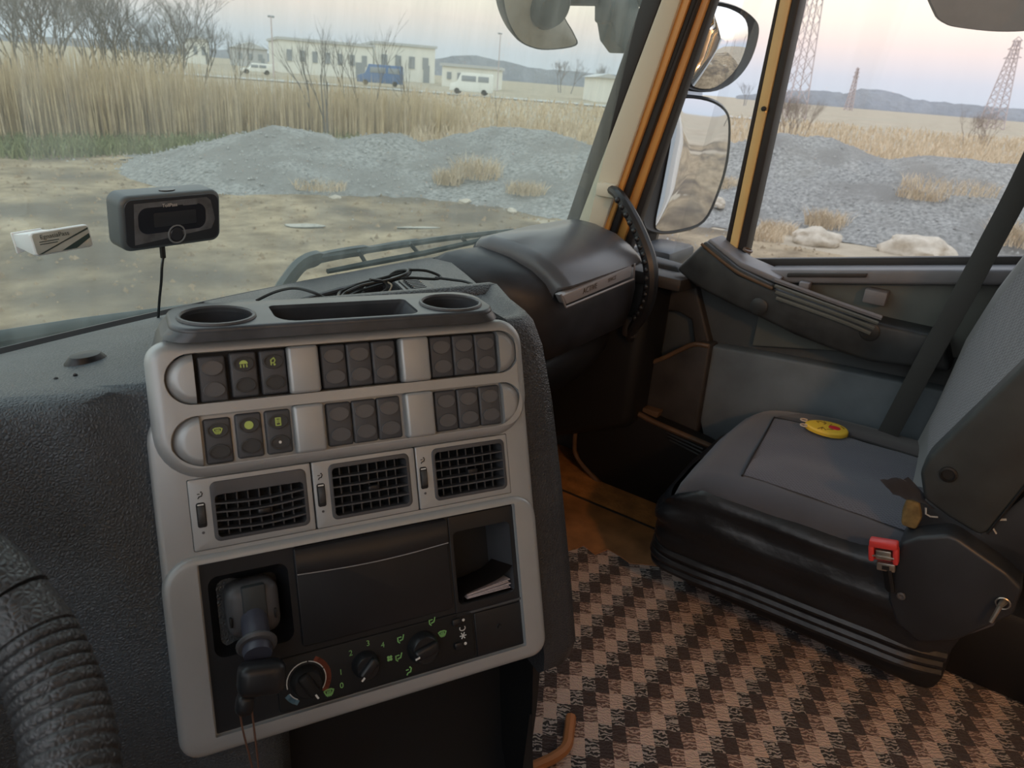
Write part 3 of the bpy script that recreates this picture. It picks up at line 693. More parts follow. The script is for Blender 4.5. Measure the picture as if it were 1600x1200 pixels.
lid_prof = [(.915, .650), (.912, .680), (.900, .694), (.87, .703), (.81, .701), (.75, .688), (.71, .669), (.682, .650), (.670, .640), (.674, .633), (.70, .626)]
rows = []
for x, ins, dz in ((1.180, .045, -.045), (1.176, .034, -.030), (1.178, .022, -.014), (1.185, .010, -.005), (1.20, .002, 0), (1.34, 0, .004), (1.46, 0, .006), (1.50, .003, .005), (1.518, .010, .001), (1.530, .022, -.008), (1.536, .036, -.024), (1.534, .05, -.045)):
    rows.append([(x, min(.80 + (y - .80) * (1 - ins * 4), screen_y(x, .69) - .02), z + dz * (1 if z > .64 else .2)) for y, z in lid_prof])
b = B(); loft(b, rows, False); obj('glove_lid', b, 'glove_grey', dash, smooth=60)
hp = [aty(x, y, .668) for x, y in ((879, 462), (988, 415), (986, 433), (886, 476))]
b = B(); prism(b, hp, (0, .02, 0), .003, 2); hs = obj('lid_handle', b, 'glove_strip', dash)
b = B(); rim = [aty(x, y, .667) for x, y in ((876, 459), (884, 480), (990, 436), (992, 412))]; tube(b, rim, .0022, 6); obj('handle_edge', b, 'glove_strip', hs)
tb = text_mesh('ACTIVE', .0165, 1.05); tb2 = text_mesh('SPACE', .0125, 1.05)
pa, pb_ = aty(904, 459, .6672), aty(970, 430, .6672)
dirx = (pb_ - pa).normalized(); tz = V((0, -1, 0)); ty = tz.cross(dirx).normalized()
tm = Matrix((dirx, ty, tz)).transposed().to_4x4()
for t_, f_ in ((tb, .26), (tb2, .78)):
    tm.translation = pa.lerp(pb_, f_); bmesh.ops.transform(t_, matrix=tm, verts=t_.verts)
merge(tb, tb2); mat('letter_tan', (.07, .055, .04), .5); obj('lettering', tb, 'letter_tan', hs, smooth=0)
# knee bolster below the glove box
rows = []
for x, d in ((.80, .10), (.84, .03), (.9, .0), (1.2, 0), (1.45, .0), (1.54, .02), (1.58, .08)):
    rows.append([(x, min(y + d, .99), z) for y, z in ((.99, .50), (.80, .472), (.745, .462), (.725, .44), (.73, .40), (.77, .34), (.84, .28), (.92, .2), (.99, .05))])
b = B(); loft(b, rows); obj('knee_panel', b, 'plastic_black', dash, smooth=70)
b = B(); prism(b, [(1.55, .98, .60), (1.55, .66, .585), (1.55, .66, .20), (1.55, .98, .05)], (.16, 0, 0), .03, 4); obj('end_panel', b, 'plastic_deep', dash)
b = B(); pp = [(x, screen_y(x, .63) - .03, .640) for x in (1.30, 1.45, 1.6)]; prism(b, [(1.50, .90, .62), (1.72, .86, .59), (1.72, .60, .585), (1.58, .60, .60)], (0, 0, -.03), .006); obj('corner_cover', b, 'kick_dark', dash)

# ================================================================== loose things in the cab
# grab handle on the pillar
gh = empty('grab_handle', 'curved black grab handle with a beaded inner edge on the A pillar', 'handle', (1.53, .69, .47))
hp = [atx(x, y, X) for x, y, X in ((955, 296, 1.555), (968, 306, 1.53), (988, 340, 1.52), (1005, 378, 1.515), (1016, 415, 1.51), (1016, 455, 1.51), (1006, 488, 1.515), (990, 512, 1.525), (984, 530, 1.54))]
sp = smooth_path(hp, 6); n = len(sp)
b = B(); tube(b, sp, [.011 + .006 * math.sin(math.pi * i / (n - 1)) for i in range(n)], 10, flat=1.0); obj('grip', b, 'plastic_black', gh)
cr = _f.cross(UP)
for i in range(7, n - 9, 2):
    t = (sp[i + 1] - sp[i - 1]).normalized(); nn = t.cross(-_f).normalized(); nn = -nn if nn.dot(RT) > 0 else nn
    b = B(); bmesh.ops.create_uvsphere(b, u_segments=8, v_segments=6, radius=.0075, matrix=Matrix.Translation(sp[i] + nn * .011 - _f * .007)); obj('bead', b, 'plastic_black', gh)
b = B(); c = atx(948, 297, 1.555); box(b, c, (.02, .05, .032), .006); obj('mount_cover', b, 'cream_trim', gh)
b = B(); c = atx(986, 512, 1.535); box(b, c, (.03, .04, .05), .012); obj('foot', b, 'kick_dark', gh)

# toll box with cable
def panel_frame(px, Y, tilt=0, yaw=0):
    p = aty(px[0], px[1], Y); mm = Matrix(((1, 0, 0), (0, 0, -1), (0, 1, 0))).to_4x4()      # x right, y up, z towards the driver
    mm = Matrix.Translation(p) @ Matrix.Rotation(rad(yaw), 4, 'Z') @ Matrix.Rotation(rad(tilt), 4, 'X') @ mm; return mm
tm = panel_frame((272, 344), .885, 6, 0)
toll = empty('toll_box', 'black rounded toll box with a filmed screen stuck to the windshield', 'toll box', mtx=tm)
lp = lambda n, b, m, p, s=35: obj(n, b, m, p, local=True, smooth=s)
b = B(); plate(b, rrect(-.0685, .0685, -.035, .035, .013), (), 0, .006, .030, seg=4); lp('housing', b, 'device_rim', toll)
b = B(); plate(b, rrect(-.064, .064, -.0305, .0305, .011), (), .0012, .001, .004); lp('front_glass', b, 'device', toll)
b = B(); prism(b, [(x, y, .0012) for x, y in ((-.054, -.026), (.052, -.016), (.058, -.004), (.052, .022), (.046, .0265), (-.052, .0255))], (0, 0, .0004)); lp('film', b, 'film', toll, 0)
b = B(); prism(b, [(x, y, .0016) for x, y in rrect(-.048, .044, -.0135, .0195, .012)], (0, 0, .0003)); lp('film_window', b, 'film_dark', toll, 0)
b = B(); plate(b, rrect(-.028, .030, -.006, .012, .002), (), .0022, .0002, .001); lp('display', b, 'device', toll)
b = B(); tube(b, [(.002 + .0115 * math.cos(a), -.018 + .0115 * math.sin(a), .002) for a in [2 * math.pi * k / 28 for k in range(28)]], .0011, 6, closed=True); mat('ring_grey', (.22, .25, .27), .4); lp('button_ring', b, 'ring_grey', toll)
b = B(); lathe(b, [(.009, 0), (.008, .0012), (.0005, .0014)], Matrix.Translation((.002, -.018, .0015)), 20); lp('button', b, 'device', toll)
b = text_mesh('TollPass', .0062); bmesh.ops.translate(b, verts=b.verts, vec=(-.006, .0205, .0022)); lp('lettering', b, 'white_print', toll, 0)
b = B(); prism(b, [(x, y, .0016) for x, y in rrect(.012, .032, .0185, .0225, .0005, 1)], (0, 0, .0006)); lp('print_patch', b, 'film', toll, 0)
b = B(); lathe(b, [(.011, 0), (.0105, .0018), (.0005, .002)], Matrix.Translation((0, .0345, -.013)) @ Matrix.Rotation(rad(-90), 4, 'X'), 20, 1, .5); lp('top_button', b, 'device', toll)
b = B(); box(b, (0, 0, -.034), (.08, .04, .012), .003); lp('suction_mount', b, 'device_rim', toll)
cbl = empty('toll_box_cable', 'thin black cable hanging from the toll box down to the dashboard', 'cable', aty(247, 500, .93))
pts = [tm @ V((-.011, -.036, -.012)), tm @ V((-.0105, -.052, -.012))]
b = B(); tube(b, pts, .0036, 8); obj('plug', b, 'cable', cbl)
pts = [pts[1]] + [aty(x, y, Y) for x, y, Y in ((253, 418, .888), (252, 440, .90), (249, 470, .92), (247, 503, .935))]
b = B(); tube(b, smooth_path(pts, 5), .0019, 6); obj('wire', b, 'cable', cbl)

# white toll tag
tm = panel_frame((98, 375), .88, -8, -4) @ Matrix.Rotation(rad(4), 4, 'Z')
tagm = empty('toll_tag', 'small white toll tag with a printed face bracketed to the windshield', 'toll tag', mtx=tm)
b = B(); plate(b, rrect(-.031, .031, -.013, .013, .004), (), 0, .002, .007); lp('holder', b, 'white_plastic', tagm)
b = B(); plate(b, rrect(-.0295, .0295, -.0117, .0117, .003), (), .0008, .0004, .002); lp('face', b, 'tag_face', tagm)
b = B(); prism(b, [(x, y, .0008) for x, y in ((-.0285, -.0112), (.029, .0075), (.029, .0095), (-.024, -.0112))], (0, 0, .0003)); prism(b, [(x, y, .0008) for x, y in ((-.004, -.0112), (.029, .003), (.029, -.002), (.012, -.0112))], (0, 0, .0003)); lp('printed_stripe', b, 'tag_dark', tagm, 0)
b = text_mesh('EgnatiaPass', .0068); bmesh.ops.translate(b, verts=b.verts, vec=(-.007, .0068, .0012)); lp('lettering', b, 'tag_dark', tagm, 0)
b = B()
for k, (x0, x1, y) in enumerate(((-.024, -.004, .0018), (-.024, -.006, -.0008))): stroke(b, [(x0, y), (x1, y)], .0009, .0002, .0009)
lp('small_print', b, 'tag_dark', tagm, 0)
b = B(); prism(b, [(-.031, -.012, -.006), (-.031, .012, -.006), (-.033, .010, -.05), (-.033, -.004, -.05)], (.004, 0, 0), .001); prism(b, [(-.031, .009, -.006), (-.031, .012, -.006), (-.031, .010, -.055), (-.031, .007, -.055)], (.03, 0, 0), .001); prism(b, [(-.034, -.012, -.048), (-.002, -.006, -.048), (-.002, .012, -.048), (-.034, .012, -.048)], (0, 0, -.004), .001); lp('bracket', b, 'white_plastic', tagm)

# coiled cable on the dash top
cc = empty('coiled_cable', 'bundled black charging cable lying in the dashboard bin behind the tray', 'cable', atz(600, 455, .70))
def dz(lst): return smooth_path([atz(x, y, z) for x, y, z in lst], 6)
b = B(); tube(b, dz([(528, 470, .70), (532, 456, .70), (560, 444, .712), (600, 434, .716), (630, 425, .722), (641, 421, .722), (636, 431, .716), (605, 441, .712), (570, 452, .706), (548, 461, .702), (541, 470, .698)]), .0022, 6); obj('loop', b, 'cable', cc)
b = B(); tube(b, dz([(533, 472, .70), (538, 459, .70), (565, 446, .712), (610, 437, .718), (634, 428, .724), (636, 422, .726), (620, 424, .722), (608, 432, .716), (612, 440, .712)]), .0022, 6); obj('loop', b, 'cable', cc)
b = B(); tube(b, dz([(571, 450, .705), (566, 460, .702), (575, 463, .70), (595, 458, .702), (605, 450, .708), (598, 440, .716), (578, 437, .722)]), .0022, 6); obj('loop', b, 'cable', cc)
b = B(); tube(b, dz([(634, 422, .722), (665, 423, .72), (688, 432, .712), (680, 436, .712), (640, 434, .716), (620, 436, .718)]), .0022, 6); obj('loop', b, 'cable', cc)
b = B(); tube(b, dz([(606, 441, .715), (612, 446, .712), (608, 456, .704), (606, 463, .70)]), .0014, 6); mat('tie', (.35, .30, .22), .6); obj('wire_tie', b, 'tie', cc)
b = B(); tube(b, dz([(680, 434, .712), (705, 437, .712), (730, 441, .712), (752, 452, .708), (766, 468, .70)]), .0022, 6); obj('tail', b, 'cable', cc)
b = B(); tube(b, dz([(400, 470, .688), (430, 456, .70), (460, 450, .712), (490, 457, .71), (512, 468, .70)]), .0022, 6); obj('tail', b, 'cable', cc)

# hand lever in the left pocket of the console
lev = empty('hand_lever', 'dark hand lever with a collar and blocky grip in the console pocket', 'lever', mtx=CM)
ll = lambda n, b, m, s=40: obj(n, b, m, lev, local=True, smooth=s)
b = B(); box(b, (.030, -.251, -.006), (.050, .052, .040), .012, 4); ll('housing', b, 'plastic_grey')
b = B(); box(b, (.031, -.246, .012), (.022, .040, .010), .002); ll('slot_cover', b, 'shell')
for x in (.0085, .0495):
    b = B(); box(b, (x, -.258, .011), (.0025, .010, .006), .001); ll('clip', b, 'plastic_deep')
b = B(); tube(b, [(.0295, -.258, .010), (.028, -.266, .030), (.026, -.276, .045)], [.0125, .0125, .0115], 16); mat('stem_blue', (.055, .06, .085), .4); ll('stem', b, 'stem_blue')
b = B(); ax = V((-.06, -.55, .8)).normalized(); c0 = V((.0265, -.274, .041)); qq = V((0, 0, 1)).rotation_difference(ax).to_matrix().to_4x4()
lathe(b, [(.0165, -.003), (.0185, -.001), (.0185, .001), (.0165, .003)], Matrix.Translation(c0) @ qq, 24); ll('collar', b, 'plastic_grey')
b = B(); lathe(b, [(.0125, 0), (.0135, .006), (.0125, .012)], Matrix.Translation(c0) @ qq, 20); ll('neck', b, 'stem_blue')
b = B(); box(b, (.026, -.299, .058), (.042, .030, .026), .009, 4, Matrix.Rotation(rad(-8), 3, 'Z')); ll('grip', b, 'plastic_black')
b = B(); box(b, (.010, -.322, .050), (.016, .020, .018), .006, 3, Matrix.Rotation(rad(-12), 3, 'Z')); ll('grip_tip', b, 'plastic_black')
cord = empty('cord_loop', 'thin brown cord loop hanging from the hand lever grip', 'cord', mtx=CM)
b = B(); tube(b, smooth_path([(.005, -.322, .052), (.006, -.345, .050), (.011, -.385, .040), (.016, -.43, .032), (.0165, -.385, .042), (.0155, -.345, .052), (.015, -.320, .054)], 5), .0009, 6); obj('loop', b, 'cord', cord, local=True)

# folded wallet with papers in the right pocket
wal = empty('document_wallet', 'dark folded document wallet stuffed with papers in the console pocket', 'wallet', mtx=CM)
pr = [(.3165, -.2715), (.309, -.2775), (.298, -.2830), (.280, -.2870), (.262, -.2900), (.2535, -.2935), (.2520, -.2985), (.2550, -.3008), (.28, -.3005), (.3165, -.2995)]
b = B(); sp = smooth_path([(x, y, 0) for x, y in pr], 3)
loft(b, [[(p.x, p.y, -.052) for p in sp], [(p.x, p.y, -.001) for p in sp]]); 
b2 = b; bmesh.ops.solidify(b2, geom=b2.faces[:], thickness=.0012); obj('cover', b2, 'wallet', wal, local=True, smooth=50)
for k in range(5):
    y0 = -.2985 + k * .0012; b = B(); prism(b, [(.258, y0, -.048), (.313 - .002 * (k % 2), y0 + .0010 + .0012 * k, -.048), (.313 - .002 * (k % 2), y0 + .0016 + .0012 * k, -.048), (.258, y0 + .0006, -.048)], (0, 0, .044 + .001 * (k % 3))); obj('paper', b, 'paper', wal, local=True, smooth=0)

# steering wheel
WC = V((-.095, .4306, .6555)); WT = rad(31.8); WX = V((1, 0, 0)); WY = V((0, math.cos(WT), math.sin(WT))); WN = WX.cross(WY)
wm_ = Matrix((WX, WY, WN)).transposed().to_4x4(); wm_.translation = WC
sw = empty('steering_wheel', 'leather covered truck steering wheel with a ribbed rim grip', 'steering wheel', mtx=wm_)
def arc_tube(a0, a1, n, rf, seg=20):
    b = B(); pts = []; rs = []
    for i in range(n + 1):
        a = a0 + (a1 - a0) * i / n; pts.append((.225 * math.cos(a), .225 * math.sin(a), 0)); rs.append(rf(i / n, a))
    tube(b, pts, rs, seg); return b
RIB = .036
A0, A1 = rad(-75), rad(0)
def ribr(t, a): ph = ((a - A0) / RIB) % 1; return .0222 + .0034 * math.sqrt(max(0, 1 - (2 * ph - 1) ** 4))
b = arc_tube(A0, A1, int((A1 - A0) / RIB * 8), ribr); obj('ribbed_grip', b, 'wheel_leather', sw, local=True, smooth=80)
b = arc_tube(A1 - .01, rad(6.3), 6, lambda t, a: .0255); obj('grip_end', b, 'wheel_leather', sw, local=True, smooth=80)
b = arc_tube(rad(6.8), rad(118), 30, lambda t, a: .0265); obj('thumb_pad', b, 'wheel_leather', sw, local=True, smooth=80)
b = arc_tube(rad(117), rad(286), 50, lambda t, a: .0235); obj('rim', b, 'wheel_leather', sw, local=True, smooth=80)
for a in (rad(62), rad(118), rad(242), rad(298)):
    b = B(); d = V((math.cos(a), math.sin(a), 0)); tube(b, [d * .06 + V((0, 0, -.03)), d * .14 + V((0, 0, -.018)), d * .222], [.028, .022, .022], 12, flat=.6); obj('spoke', b, 'plastic_black', sw, local=True)
b = B(); lathe(b, [(.085, -.06), (.09, -.03), (.075, -.008), (.04, 0), (.001, .002)], None, 28); obj('hub', b, 'plastic_black', sw, local=True)
b = B(); tube(b, [(0, 0, -.05), (0, .03, -.35)], [.05, .06], 14); obj('column', b, 'plastic_black', sw, local=True)

# ================================================================== passenger seat
seat = empty('passenger_seat', 'dark cloth passenger seat with reclined backrest and torn cover', 'seat', (1.42, .1, 0))
prof = [(-.10, .25), (-.14, .375), (.0, .372), (.2, .364), (.31, .355), (.365, .335), (.395, .30), (.40, .25), (.385, .20)]
b = B(); rows = []
for x, ins in ((1.155, .06), (1.160, .035), (1.17, .018), (1.19, .005), (1.22, 0), (1.30, -.004), (1.42, -.008), (1.55, -.004), (1.61, .004), (1.65, .018), (1.675, .04), (1.685, .07)):
    r = []
    for y, z in prof:
        zz = z - ins * (1 if z > .3 else 0) - .012 * math.exp(-((x - 1.40) / .12) ** 2) * (1 if z > .35 else 0); yy = y - ins * (1.0 if y > .25 else 0); r.append((x, yy, zz))
    rows.append(smooth_path(r, 3))
loft(b, rows, True, True)
for v in b.verts: v.co += V((0, 0, .0035 * noise.noise(v.co * 14)))
obj('cushion', b, 'seat_cloth', seat, smooth=70)
def ctop(x, y):
    z = interp([(-.14, .375), (0, .372), (.2, .364), (.31, .355), (.365, .335)], y)
    ins = interp([(1.155, .06), (1.16, .035), (1.17, .018), (1.19, .005), (1.22, 0), (1.30, -.004), (1.42, -.008), (1.55, -.004), (1.61, .004), (1.65, .018)], x)
    return z - ins - .012 * math.exp(-((x - 1.40) / .12) ** 2)
def patch(name, pl, m, t=.005):
    b = B(); nU, nV = 14, 14; rows = []
    for i in range(nU + 1):
        a = V(pl[0]).lerp(V(pl[1]), i / nU); c = V(pl[3]).lerp(V(pl[2]), i / nU)
        rows.append([(lambda p: (p.x, p.y, ctop(p.x, p.y) + .0035 * noise.noise(V((p.x, p.y, .36)) * 14) + t * min(1, 6 * min(i / nU, 1 - i / nU, j / nV, 1 - j / nV) + .45)))(a.lerp(c, j / nV)) for j in range(nV + 1)])
    loft(b, rows); return obj(name, b, m, seat, smooth=70)
patch('mesh_insert', [(1.225, .285, 0), (1.535, .318, 0), (1.50, -.13, 0), (1.20, -.13, 0)], 'seat_mesh')
patch('outer_panel', [(1.540, .318, 0), (1.640, .26, 0), (1.635, -.13, 0), (1.505, -.13, 0)], 'seat_brown')
b = B(); tube(b, [(x, y, ctop(x, y) + .004) for x, y in [(1.20 + .02, .285), (1.30, .295), (1.42, .307), (1.537, .320), (1.53, .2), (1.515, .05), (1.505, -.1)]], .0022, 6); obj('seam', b, 'rubber', seat)
# vinyl skirt with folds along the inner side and front
b = B(); rows = []
pathxy = [(1.178, -.10), (1.160, -.04), (1.156, .08), (1.156, .22), (1.152, .32), (1.160, .385), (1.195, .410), (1.28, .416), (1.40, .418), (1.55, .408), (1.64, .37)]
pxy = smooth_path([(x, y, 0) for x, y in pathxy], 8)
for k in range(13):
    t = k / 12; z = .335 - .15 * t; r = []
    for i, p in enumerate(pxy):
        s = i / len(pxy); bul = .010 * math.sin(math.pi * t) + .006 * math.sin(t * 14 + s * 5) * math.sin(math.pi * t) + .008 * noise.noise(V((s * 6, t * 5 + s * 7, 0)))
        c = V((1.42, .12, 0)); d = (p - c).normalized(); q = p + d * (bul + .004 + (-.014 if k == 0 else 0)); zz = z - .045 * min(1, max(0, (s - .42) / .12)) * (1 - t) + (.03 * max(0, 1 - s * 3.5) * (1 - t)); r.append((q.x, q.y, zz))
    rows.append(r)
loft(b, rows); obj('skirt', b, 'seat_vinyl', seat, smooth=80)
for k, (z, off) in enumerate(((.185, .004), (.168, .007), (.150, .002))):
    b = B(); tube(b, [((1.42 + (p.x - 1.42) * (1 + off * 3)), p.y + off * .5, z + (.025 - .06 * max(0, p.y)) * .6) for p in pxy], .010, 8, flat=.8); obj('skirt_fold', b, 'seat_vinyl', seat)
b = B(); box(b, (1.44, .13, .135), (.48, .48, .10), .03, 3); obj('base_pan', b, 'plastic_deep', seat)
b = B(); box(b, (1.53, -.06, .10), (.28, .72, .18), .02); obj('pedestal', b, 'plastic_deep', seat)  # lengthened rearward so its black covers the lamplit floor
# backrest
tab = [(.37, .012, .045), (.45, -.014, .036), (.52, -.038, .032), (.60, -.064, .028), (.70, -.104, .008), (.80, -.142, -.022), (.92, -.15, -.06), (1.05, -.20, -.12), (1.16, -.245, -.17), (1.2, -.29, -.24)]
rows = []
for z, yi, yo in tab:
    top = max(0, (z - 1.0) / .2); xi, xo = 1.205 + .06 * top * top, 1.665 - .06 * top * top - .05 * max(0, (z - .6) / .5); r = []
    for t in (0, .04, .12, .2, .3, .5, .7, .8, .88, .96, 1): 
        bol = .004 * math.exp(-((t - .90) / .09) ** 2) + .008 * math.exp(-((t - .10) / .09) ** 2); edge = .03 * (1 - min(1, min(t, 1 - t) / .08)) ** 2
        r.append((xi + (xo - xi) * t, yi + (yo - yi) * t + bol - edge, z))
    th = .11
    r += [(xo, yo - th, z - .02), ((xi + xo) / 2, (yi + yo) / 2 - th - .02, z - .02), (xi, yi - th, z - .02)]
    rows.append(r)
b = B(); loft(b, rows, True, True); obj('backrest', b, 'back_side', seat, smooth=60)
def bface(t, z, off):
    for (z0, a0, c0), (z1, a1, c1) in zip(tab, tab[1:]):
        if z <= z1:
            q = (z - z0) / (z1 - z0); yi, yo = a0 + (a1 - a0) * q, c0 + (c1 - c0) * q; break
    top = max(0, (z - 1.0) / .2); xi, xo = 1.205 + .06 * top * top, 1.665 - .06 * top * top - .05 * max(0, (z - .6) / .5)
    bol = .004 * math.exp(-((t - .90) / .09) ** 2) + .008 * math.exp(-((t - .10) / .09) ** 2)
    return (xi + (xo - xi) * t, yi + (yo - yi) * t + bol + off, z)
b = B(); loft(b, [[bface(.17 + .62 * i / 10, .43 + .65 * j / 14, .006) for i in range(11)] for j in range(15)]); obj('mesh_insert', b, 'back_cloth', seat, smooth=70)
# loose cloth cover hanging over the inner bolster, with a torn end
b = B(); rows = []
for j in range(22):
    t = j / 21; z = .455 + .62 * t; base = bface(.0, z, 0); wob = .008 * noise.noise(V((t * 7, 0, 3)))
    r = []
    for k, (dx, dy) in enumerate(((.030, .010), (.020, .016), (.006, .014), (-.010, .004), (-.018, -.015), (-.020, -.045 + wob * 2), (-.014, -.075 + wob * 2))):
        r.append((base[0] + dx, base[1] + dy + .006 * noise.noise(V((t * 12, k * .8, 1))), z - .02 * (k / 6) + .012 * noise.noise(V((k, t * 9, 5)))))
    rows.append(r)
loft(b, rows); obj('cover', b, 'back_side', seat, smooth=70)
b = B(); rows = []
for j in range(8):
    t = j / 7; w_ = 1 - .55 * t; rows.append([(1.180 - .030 * t + .003 * math.sin(3 * k), .030 - .013 * k * w_ + .035 * t, .476 - .006 * t - .009 * k * w_ + .010 * noise.noise(V((t * 9, k, 0)))) for k in range(5)])
loft(b, rows); bmesh.ops.solidify(b, geom=b.faces[:], thickness=.006); obj('cover_flap', b, 'seat_cloth', seat, smooth=60)
# plastic shell on the inner side of the backrest
X = 1.165
def sx_(px): return [atx(x, y, X) for x, y in px]
b = B(); prism(b, sx_([(1437, 738), (1450, 715), (1600, 570), (1700, 470), (1790, 560), (1640, 720), (1545, 832), (1530, 838), (1480, 808), (1443, 780)]), (.05, 0, 0), .008, 3); sh = obj('side_shell', b, 'shell', seat)
b = B(); lathe(b, [(.012, .0), (.012, .003), (.009, .004), (.008, .001)], Matrix.Translation(atx(1482, 741, X)) @ Matrix.Rotation(rad(-90), 4, 'Y'), 20); obj('shell_cap', b, 'plastic_deep', sh)
b = B(); tube(b, sx_([(1543, 834), (1640, 712), (1700, 640)]), .002, 6); obj('shell_joint', b, 'plastic_deep', sh)
b = B(); prism(b, [p + V((.012, 0, 0)) for p in sx_([(1410, 800), (1425, 778), (1450, 785), (1530, 838), (1600, 780), (1680, 760), (1690, 900), (1600, 905), (1500, 850), (1415, 832)])], (.04, 0, 0), .004); obj('hinge_plate', b, 'recliner', seat)
b = B(); prism(b, [p + V((.006, 0, 0)) for p in sx_([(1418, 775), (1434, 782), (1440, 812), (1430, 832), (1406, 824), (1408, 800)])], (.03, 0, 0), .005); obj('torn_foam', b, 'foam', seat)
for (x, y) in ((1563, 775), (1588, 724)):
    b = B(); lathe(b, [(.009, 0), (.009, .004), (.006, .006), (.003, .005)], Matrix.Translation(atx(x, y, X + .01)) @ Matrix.Rotation(rad(-90), 4, 'Y'), 14); obj('bolt', b, 'steel', seat)
for pl in ([(1445, 798), (1445, 808), (1452, 812), (1464, 813)], [(1572, 817), (1540, 817), (1549, 828), (1556, 839)]):
    b = B(); tube(b, [p + V((.0115, 0, 0)) for p in sx_(pl)], .0022, 5, flat=.6); obj('chalk_mark', b, 'chalk', seat)
# recliner cover at the seat joint
b = B(); prism(b, [p + V((-.030, 0, 0)) for p in sx_([(1405, 850), (1412, 836), (1440, 826), (1485, 822), (1500, 828), (1575, 880), (1600, 905), (1585, 945), (1500, 985), (1440, 990), (1405, 960), (1392, 920)])], (.075, 0, 0), .012, 4); obj('recliner_cover', b, 'recliner', seat)
b = B(); lathe(b, [(.0065, 0), (.0065, .002), (.004, .003), (.001, .002)], Matrix.Translation(atx(1408, 931, X - .031)) @ Matrix.Rotation(rad(-90), 4, 'Y'), 16); obj('bolt', b, 'plastic_grey', seat)
b = B(); tube(b, [p for p in (atx(1570, 938, X - .025), atx(1562, 948, X - .045), atx(1548, 972, X - .05))], [.006, .0035, .003], 8); lv = obj('recliner_lever', b, 'steel', seat)
b = B(); tube(b, [atx(1567, 943, X - .035) + V((0, .009 * math.cos(a), .009 * math.sin(a))) for a in [2 * math.pi * k / 14 for k in range(14)]], .0012, 5, closed=True); obj('lever_ring', b, 'steel', lv)

# seat belt and buckle
bp_ = smooth_path([(1.74, -.03, 1.40), (1.70, -.005, 1.10)] + [atx(x, y, X_) for x, y, X_ in ((1600, 280, 1.66), (1548, 380, 1.63), (1500, 470, 1.605), (1450, 560, 1.598), (1398, 658, 1.598), (1384, 684, 1.60))], 6)
b = B(); rows = []
for i, p in enumerate(bp_): 
    tw = V((.25, .97, .1)).normalized(); rows.append([p - tw * .0205, p - tw * .019 + V((-.001, 0, 0)), p + tw * .019 + V((-.001, 0, 0)), p + tw * .0205, p + V((.0012, 0, 0))])
loft(b, rows, True, True); tag(obj('seat_belt', b, 'belt', smooth=50), 'dark seat belt strap running down beside the passenger backrest', 'seat belt')
bk = empty('belt_buckle', 'red seat belt buckle with bare metal latch on the seat side', 'buckle', atx(1382, 880, 1.135))
bx = atx(1381, 862, 1.122); q = Matrix.Rotation(rad(-14), 3, 'X')
def bq(name, off, s, m, r=.003):
    b = B(); box(b, bx + q @ V(off), s, r, 2, q); return obj(name, b, m, bk)
bq('shell_top', (0, 0, .014), (.018, .040, .012), 'buckle_red'); bq('shell_side', (.0, .017, -.003), (.016, .008, .028), 'buckle_red'); bq('shell_side', (.0, -.017, -.003), (.016, .008, .028), 'buckle_red'); bq('shell_back', (.007, 0, -.004), (.004, .038, .03), 'buckle_red', .001)
bq('latch_plate', (-.001, 0, -.004), (.010, .022, .016), 'steel', .002); bq('release_bar', (-.005, 0, -.006), (.006, .032, .003), 'steel', .001); bq('tongue_slot', (.002, -.003, -.026), (.008, .026, .014), 'steel', .002); bq('slot_hole', (-.003, -.003, -.026), (.002, .010, .006), 'plastic_deep', 0)
b = B(); tube(b, [bx + q @ V((.004, -.004, -.03)), bx + q @ V((.008, -.008, -.07))], .010, 8, flat=.5); obj('anchor', b, 'plastic_deep', bk)

# yellow smiley disc on the cushion
sp0 = V((1.520, .205, 0)); sz = ctop(1.52, .205) + .0085
toy = empty('smiley_charm', 'yellow smiling winking face charm with red tongue on the seat', 'charm', mtx=Matrix.Translation((1.517, .208, sz)) @ Matrix.Rotation(rad(14), 4, 'Z') @ Matrix.Scale(.92, 4))
tl_ = lambda n, b, m, s=40: obj(n, b, m, toy, local=True, smooth=s)
# face plane: +x right of the face, +y its top
b = B(); egg = [(.036 * math.cos(a) * (1 - .10 * math.sin(a)), .047 * math.sin(a)) for a in [2 * math.pi * k / 32 for k in range(32)]]; plate(b, egg, (), .008, .005, .010, seg=4); tl_('disc', b, 'yellow_toy')
def ln(name, pts, m='toy_line', w=.0022):
    b = B(); stroke(b, pts, w, .0008, .008); tl_(name, b, m, 0)
ln('closed_eye', [(-.024, .020), (-.010, .010), (-.022, .003)]); ln('closed_eye', [(-.023, .012), (-.012, .010)])
ln('open_eye', [(.012, .018), (.018, .022), (.022, .014), (.018, .006)]); ln('brow', [(.010, .006), (.017, .002), (.024, .006)])
b = B(); plate(b, ell(.0, -.016, .010, .013, 20), (), .0095, .001, .003); tl_('tongue', b, 'toy_red')
ln('mouth', [(-.016, .000), (-.012, -.012), (-.004, -.004), (.008, -.006), (.017, -.010)]); ln('chin_line', [(.006, -.036), (.012, -.034), (.016, -.030)])
for sx2 in (-.016, .016):
    b = B(); tube(b, [(sx2 + .007 * math.cos(a), .049 + .008 * math.sin(a), .006) for a in [rad(-60 + 24 * k) for k in range(13)]], .0016, 6); tl_('ring', b, 'ring')

